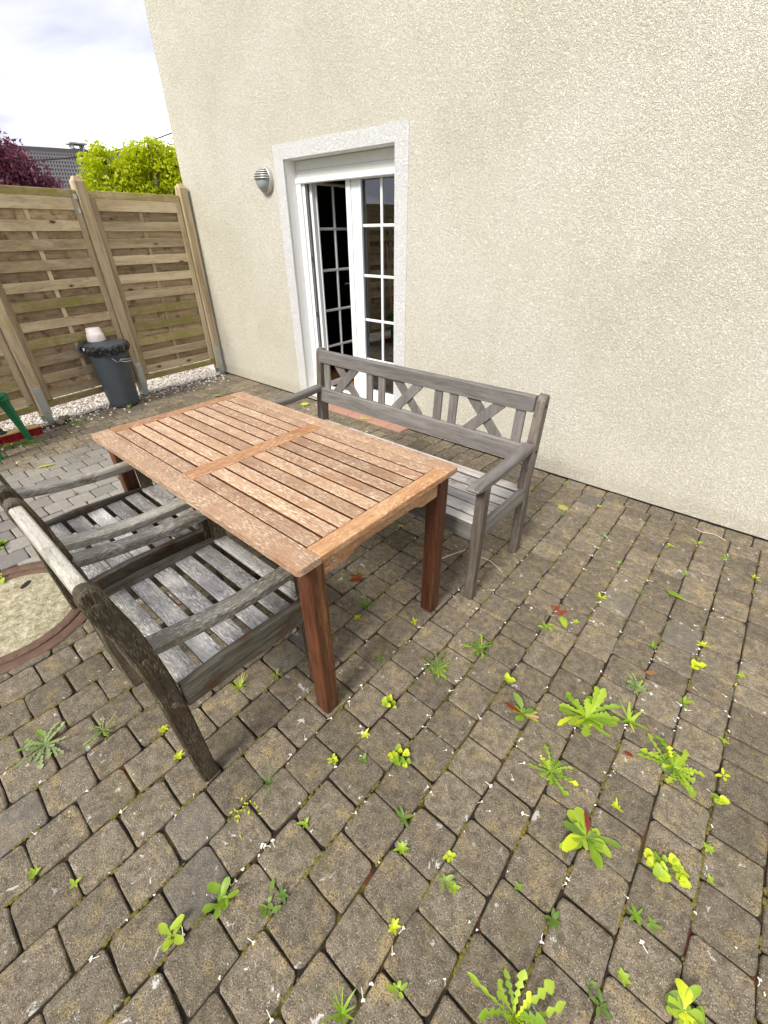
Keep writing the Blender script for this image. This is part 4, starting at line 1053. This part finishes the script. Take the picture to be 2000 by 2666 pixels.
for i, (x, y) in enumerate(SEED):
    r = random.Random(100+i); far = y > -1.5
    small_plant('weed_seedling', x, y, 'tiny seedling '+where(x, y), r.choice(('leaf', 'leafyellow', 'leaf', 'leafdark')), r.randrange(4, 8), r.uniform(.016, .028)*(1.25 if far else 1), r.uniform(.008, .012), r.choice(('oval', 'oval', 'lobe')), 200+i, group='tiny seedlings in the paving joints')
# lying leaves
def fallen(name, x, y, ln, wid, mat, label, az, z=.004, style='oval', lift=.12):
    r = random.Random(int(abs(x*1000)+abs(y*100))); bm = bmesh.new(); blade(bm, (-ln/2, 0, .004), 0, ln, wid, lift, lift*1.0, style, r, fold=-.12)
    o = bm_obj(name, bm, M[mat], None, True); o.location = (x, y, z); o.rotation_euler[2] = az; tag(o, label, 'leaf'); return o
fallen('fallen_leaf', .092, -.845, .085, .034, 'leaf', 'curled green leaf lying on the paving towards the right edge', R(-12), lift=.35)
fallen('fallen_leaf', -.258, -1.364, .075, .034, 'leaf', 'glossy green leaf lying beside a reddish weed right of the bench', R(-55), lift=.3)
fallen('fallen_leaf', -.637, -.41, .085, .060, 'leafpale', 'pale yellow leaf lying between the bench and the wall', R(-20), style='lobe')
fallen('fallen_leaf', -2.649, -.105, .13, .055, 'leafpale', 'pale leaf on the terracotta strip, seen below the bench back', R(10), z=.020)
fallen('fallen_leaf', -3.45, -.16, .10, .08, 'leafyellow', 'yellow green leaf by the wall beyond the left bench arm', R(60))
fallen('fallen_leaf', .11, -1.40, .045, .022, 'leafbrown', 'brown withered leaf behind the grey green weed', R(40))
fallen('fallen_leaf', -3.911, -2.38, .13, .035, 'leafpale', 'long dry leaf on the pale paving left of the table', R(68))
fallen('fallen_leaf', .135, -1.80, .03, .016, 'leafred', 'tiny red leaf right of the four leaved weed', R(0))
small_plant('red_weed', -.311, -1.312, 'low reddish weed above the glossy fallen leaf', 'leafred', 9, .035, .014, 'lobe', 61, lift=(.1, .5), spread=.012)
small_plant('leafy_weed', -.29, -1.44, 'pale small leaved weed left of the glossy fallen leaf', 'leaf', 8, .028, .013, 'oval', 62, spread=.012)
def twigo(name, pts, r, label):
    o = tube(name, pts, r, M['twig'], None, 5, r*.5); tag(o, label, 'twig')
twigo('pale_twig', [(-.946, -1.405, .006), (-.935, -1.34, .010), (-.905, -1.26, .010), (-.877, -1.197, .008)], .0045, 'straight pale twig lying between the table leg and the bench leg')
twigo('pale_twig', [(-.797, -1.196, .005), (-.73, -1.190, .007), (-.68, -1.21, .008), (-.633, -1.231, .004)], .0028, 'thin curved pale twig lying right of the bench front leg')
twigo('pale_twig', [(.05, -.13, .005), (.1, -.155, .007), (.16, -.13, .006), (.22, -.16, .004)], .0025, 'thin pale twig lying along the foot of the wall at the right')
# fallen blossoms: little cream trumpets with a stalk
bms = []
for s in range(5):
    r = random.Random(s); bm = bmesh.new()
    if s < 3: add_tube(bm, [(0, 0, .003), (.010, .001, .004), (.017, r.uniform(-.003, .003), .004)], .0009, 4)
    for k in range((4, 3, 5, 2, 1)[s]):
        a = r.uniform(1.6, 4.7); blade(bm, (0, 0, .003), a, .0065, .0042, .3, .2, 'oval', r)
    bmesh.ops.create_icosphere(bm, subdivisions=1, radius=.0022, matrix=Matrix.Translation((0, 0, .004)))
    me = bpy.data.meshes.new('fallen_blossom'); bm.to_mesh(me); bm.free(); me.materials.append(M['blossom']); bms.append(me)
rbl = random.Random(21); nb = 0
while nb < 260:
    k = rbl.random()
    x = rbl.uniform(-1.6, .75); y = rbl.uniform(-3.3, -.3)
    if rbl.random() < .72: x = .10+.14*round((x-.10)/.14)+rbl.gauss(0, .006)
    p = proj((x, y, 0))
    if not p or not (0 < p[0] < 2000 and 1150 < p[1] < 2666): continue
    if x < -.75 and rbl.random() < .6: continue
    if y > -1.1 and rbl.random() < .45: continue
    o = bpy.data.objects.new('fallen_blossom', bms[rbl.randrange(5)]); COL.objects.link(o); o.location = (x, y, .0015); s = rbl.uniform(.55, 1.15); o.scale = (s, s, s)
    o.rotation_euler = (rbl.gauss(0, .1), rbl.gauss(0, .1), rbl.uniform(0, 6.28)); tag(o, 'tiny cream fallen blossom lying on the paving', 'blossom', 'fallen blossoms scattered on the paving'); nb += 1

# ============================================================ BEYOND THE FENCE
def azpos(az, dist, z): a = R(az); return (CAMPOS.x+dist*math.sin(a), CAMPOS.y+dist*math.cos(a), z)
def crown(name, mat, centres, nleaf, size, parent, seed):
    r = np.random.default_rng(seed); V, Fc = [], []
    cs = np.array(centres, float); wts = cs[:, 3]**2; wts /= wts.sum()
    idx = r.choice(len(cs), nleaf, p=wts)
    d = r.normal(size=(nleaf, 3)); d /= np.linalg.norm(d, axis=1)[:, None]
    rad = cs[idx, 3]*(r.random(nleaf)**.45)*(1+.22*np.sin(d[:, 0]*7+idx)*np.cos(d[:, 2]*6))
    P = cs[idx, :3]+d*rad[:, None]
    for i in range(nleaf):
        n1_ = r.normal(size=3); n1_ /= np.linalg.norm(n1_); a = np.cross(n1_, r.normal(size=3)); a /= np.linalg.norm(a); b_ = np.cross(n1_, a)
        s = size*r.uniform(.6, 1.3); p = P[i]
        V += [p-a*s, p+b_*s*.45, p+a*s, p-b_*s*.45]; Fc.append((4*i, 4*i+1, 4*i+2, 4*i+3))
    return mesh_obj(name, V, Fc, mat, parent)
def tree(name, label, cat, base, mat, centres, nleaf, size, seed, trunk_h=1.6, group=None):
    t = thing(name, label, cat, base, 0, group); r = random.Random(seed)
    tube('trunk', [(0, 0, 0), (.03, .02, trunk_h*.5), (0, 0, trunk_h)], .07, M['bark'], t, 8, .04)
    bm = bmesh.new()
    for c in centres: add_tube(bm, [(0, 0, trunk_h*.7), (c[0]*.5, c[1]*.5, (trunk_h*.7+c[2])/2), (c[0], c[1], c[2])], .03, 5, .008)
    bm_obj('limbs', bm, M['bark'], t)
    crown('crown', mat, centres, nleaf, size, t, seed); return t
def clump(n, rx, ry, z0, z1, r0, seed, top=None):
    r = random.Random(seed); return [(r.uniform(-rx, rx), r.uniform(-ry, ry), r.uniform(z0, z1), r0*r.uniform(.6, 1.2)) for _ in range(n)]
gp = azpos(-65.0, 9.6, .06)
aw = Vector((math.cos(R(65.0)), math.sin(R(65)), 0))     # across the line of sight
cs = []
rg = random.Random(4)
for s, zt, rr in ((-.62, 2.02, .22), (-.50, 2.33, .22), (-.34, 2.18, .24), (-.38, 2.50, .15), (-.2, 2.30, .25), (0, 2.22, .27), (.08, 2.5, .2), (.2, 2.40, .25), (.33, 2.62, .14), (.40, 2.35, .28), (.55, 2.48, .18), (.62, 2.25, .25), (.78, 2.35, .24), (-.3, 1.95, .28), (0, 1.9, .3), (.35, 1.95, .3), (.7, 2.0, .3), (-.6, 1.8, .22), (1.0, 2.3, .3), (1.2, 2.1, .3)):
    for q_ in range(2): cs.append((aw.x*s+rg.uniform(-.12, .12)+.25*(q_-.5)*math.cos(1.13), aw.y*s+rg.uniform(-.12, .12), zt+rg.uniform(-.03, .03), rr*rg.uniform(.85, 1.1)))
tree('acer_tree', 'bright yellow green small tree behind the fence beside the house corner', 'tree', gp, M['treegreen'], cs, 15000, .036, 5, 1.5)
pp = azpos(-74.9, 10.3, .10); aw2 = Vector((math.cos(R(75)), math.sin(R(75)), 0)); cs = []
for s, zt, rr in ((-.9, 2.62, .42), (-.40, 2.48, .40), (-.05, 2.34, .38), (.20, 2.14, .32), (.42, 1.95, .28), (-.3, 1.9, .45), (.1, 1.85, .35), (-.8, 2.0, .45), (-1.4, 2.5, .4), (-.55, 2.95, .12), (-.7, 3.05, .14)):
    cs.append((aw2.x*s, aw2.y*s, zt, rr))
tree('purple_bush', 'dark purple leaved bush behind the fence at the left edge', 'bush', pp, M['treepurple'], cs, 15000, .035, 6, 1.3)
# neighbour's house: dark tiled roof, chimney, pale verge
nbh = thing('neighbour_house', 'neighbouring house with a dark tiled roof and a capped chimney', 'house', (0, 0, 0))
RP = []
DR = 26.0
A0, A1 = Vector(azpos(-84, DR, 0)), Vector(azpos(-55, DR, 0))
dd = (A1-A0).normalized(); back = Vector((-math.cos(R(90-70))*1, 0, 0)); fw = Vector((A0+A1)/2-CAMPOS); fw.z = 0; fw.normalize()
zr, ze = 4.22, 1.9
def rp(t, k): return A0+(A1-A0)*t+fw*(2.6*(k-1)+2.6)*1.0*k*0+(-fw)*(4.2*(1-k))+Vector((0, 0, ze+(zr-ze)*k))
rows = 17
rv, rfc = [], []; ncol = 60
for j in range(rows):
    k0, k1 = j/rows, (j+1)/rows
    for i in range(ncol+1):
        w = .035*math.sin(i*math.pi*1.0)
        p0 = rp(i/ncol, k0); p1 = rp(i/ncol, k1)
        up = .05
        rv += [p0+Vector((0, 0, up)), p1+Vector((0, 0, .0)), p0+Vector((0, 0, 0))]
    for i in range(ncol):
        b_ = j*(ncol+1)*3+i*3; rfc += [(b_, b_+3, b_+4, b_+1), (b_+2, b_+5, b_+3, b_)]
rf_o = mesh_obj('roof', rv, rfc, M['rooftile'], nbh)
# raised tile joints across the rows
bm = bmesh.new()
for i in range(140):
    t = i/140; a = rp(t, .0)+Vector((0, 0, .05)); b_ = rp(t, 1)+Vector((0, 0, .03)); add_beam(bm, a, b_, .04, .016)
bm_obj('tile_ridges', bm, M['rooftile'], rf_o)
beam('ridge_cap', rp(0, 1)+Vector((0, 0, .03)), rp(1, 1)+Vector((0, 0, .03)), .22, .14, M['rooftile'], rf_o)
wa = [rp(0, 0), rp(1, 0)]
mesh_obj('wall', [(wa[0].x, wa[0].y, -.05), (wa[1].x, wa[1].y, -.05), (wa[1].x, wa[1].y, 2.02), (wa[0].x, wa[0].y, 2.02)], [(0, 1, 2, 3)], M['render'], nbh)
cp = Vector(azpos(-69.4, DR, 0))
chm = box('chimney', cp.x-.25, cp.x+.25, cp.y-.24, cp.y+.24, 3.6, 4.42, M['rooftile'], rf_o)
box('chimney_cap', cp.x-.3, cp.x+.3, cp.y-.32, cp.y+.32, 4.56, 4.61, M['roofpale'], nbh)
bm = bmesh.new()
for s in (-.19, .19): add_box(bm, cp.x-.2, cp.x+.2, cp.y+s-.03, cp.y+s+.03, 4.42, 4.56)
bm_obj('cap_supports', bm, M['roofpale'], nbh)
vp = lambda k: Vector(azpos(-72.6, DR-.3-4.2*(1-k), ze+(zr-ze)*k+.12))
beam('roof_verge', vp(.1), vp(.72), .10, .10, M['roofpale'], nbh)
# overhead cable
ca, cbv = Vector(azpos(-76, 13.6, 2.75)), Vector(azpos(-58, 14, 3.72))
cbl = tube('overhead_cable', [ca+(cbv-ca)*t+Vector((0, 0, -.22*math.sin(math.pi*t))) for t in np.linspace(0, 1, 9)], .013, M['cable'], None, 6); tag(cbl, 'thin dark overhead cable rising to the house corner above the yellow green tree', 'cable')
# trees further round the garden, mirrored in the door panes
for i, (az_, dist, h) in enumerate(((-108, 15, 2.1), (-116, 14, 2.3), (-128, 15, 2.3), (-98, 17, 2.8))):
    base = azpos(az_, dist, -.05)
    tree('garden_tree', ('dark bushy tree standing beyond the fence, mirrored low in the door glass', 'taller dark tree beyond the fence outside the picture', 'broad dark tree at the far end of the garden', 'dark tree behind the fence left of the purple bush')[i], 'tree', base, M['treedark'], clump(9, 1.1, 1.1, h*.5, h*.85, .6, 40+i), 3500, .09, 50+i, h*.5)
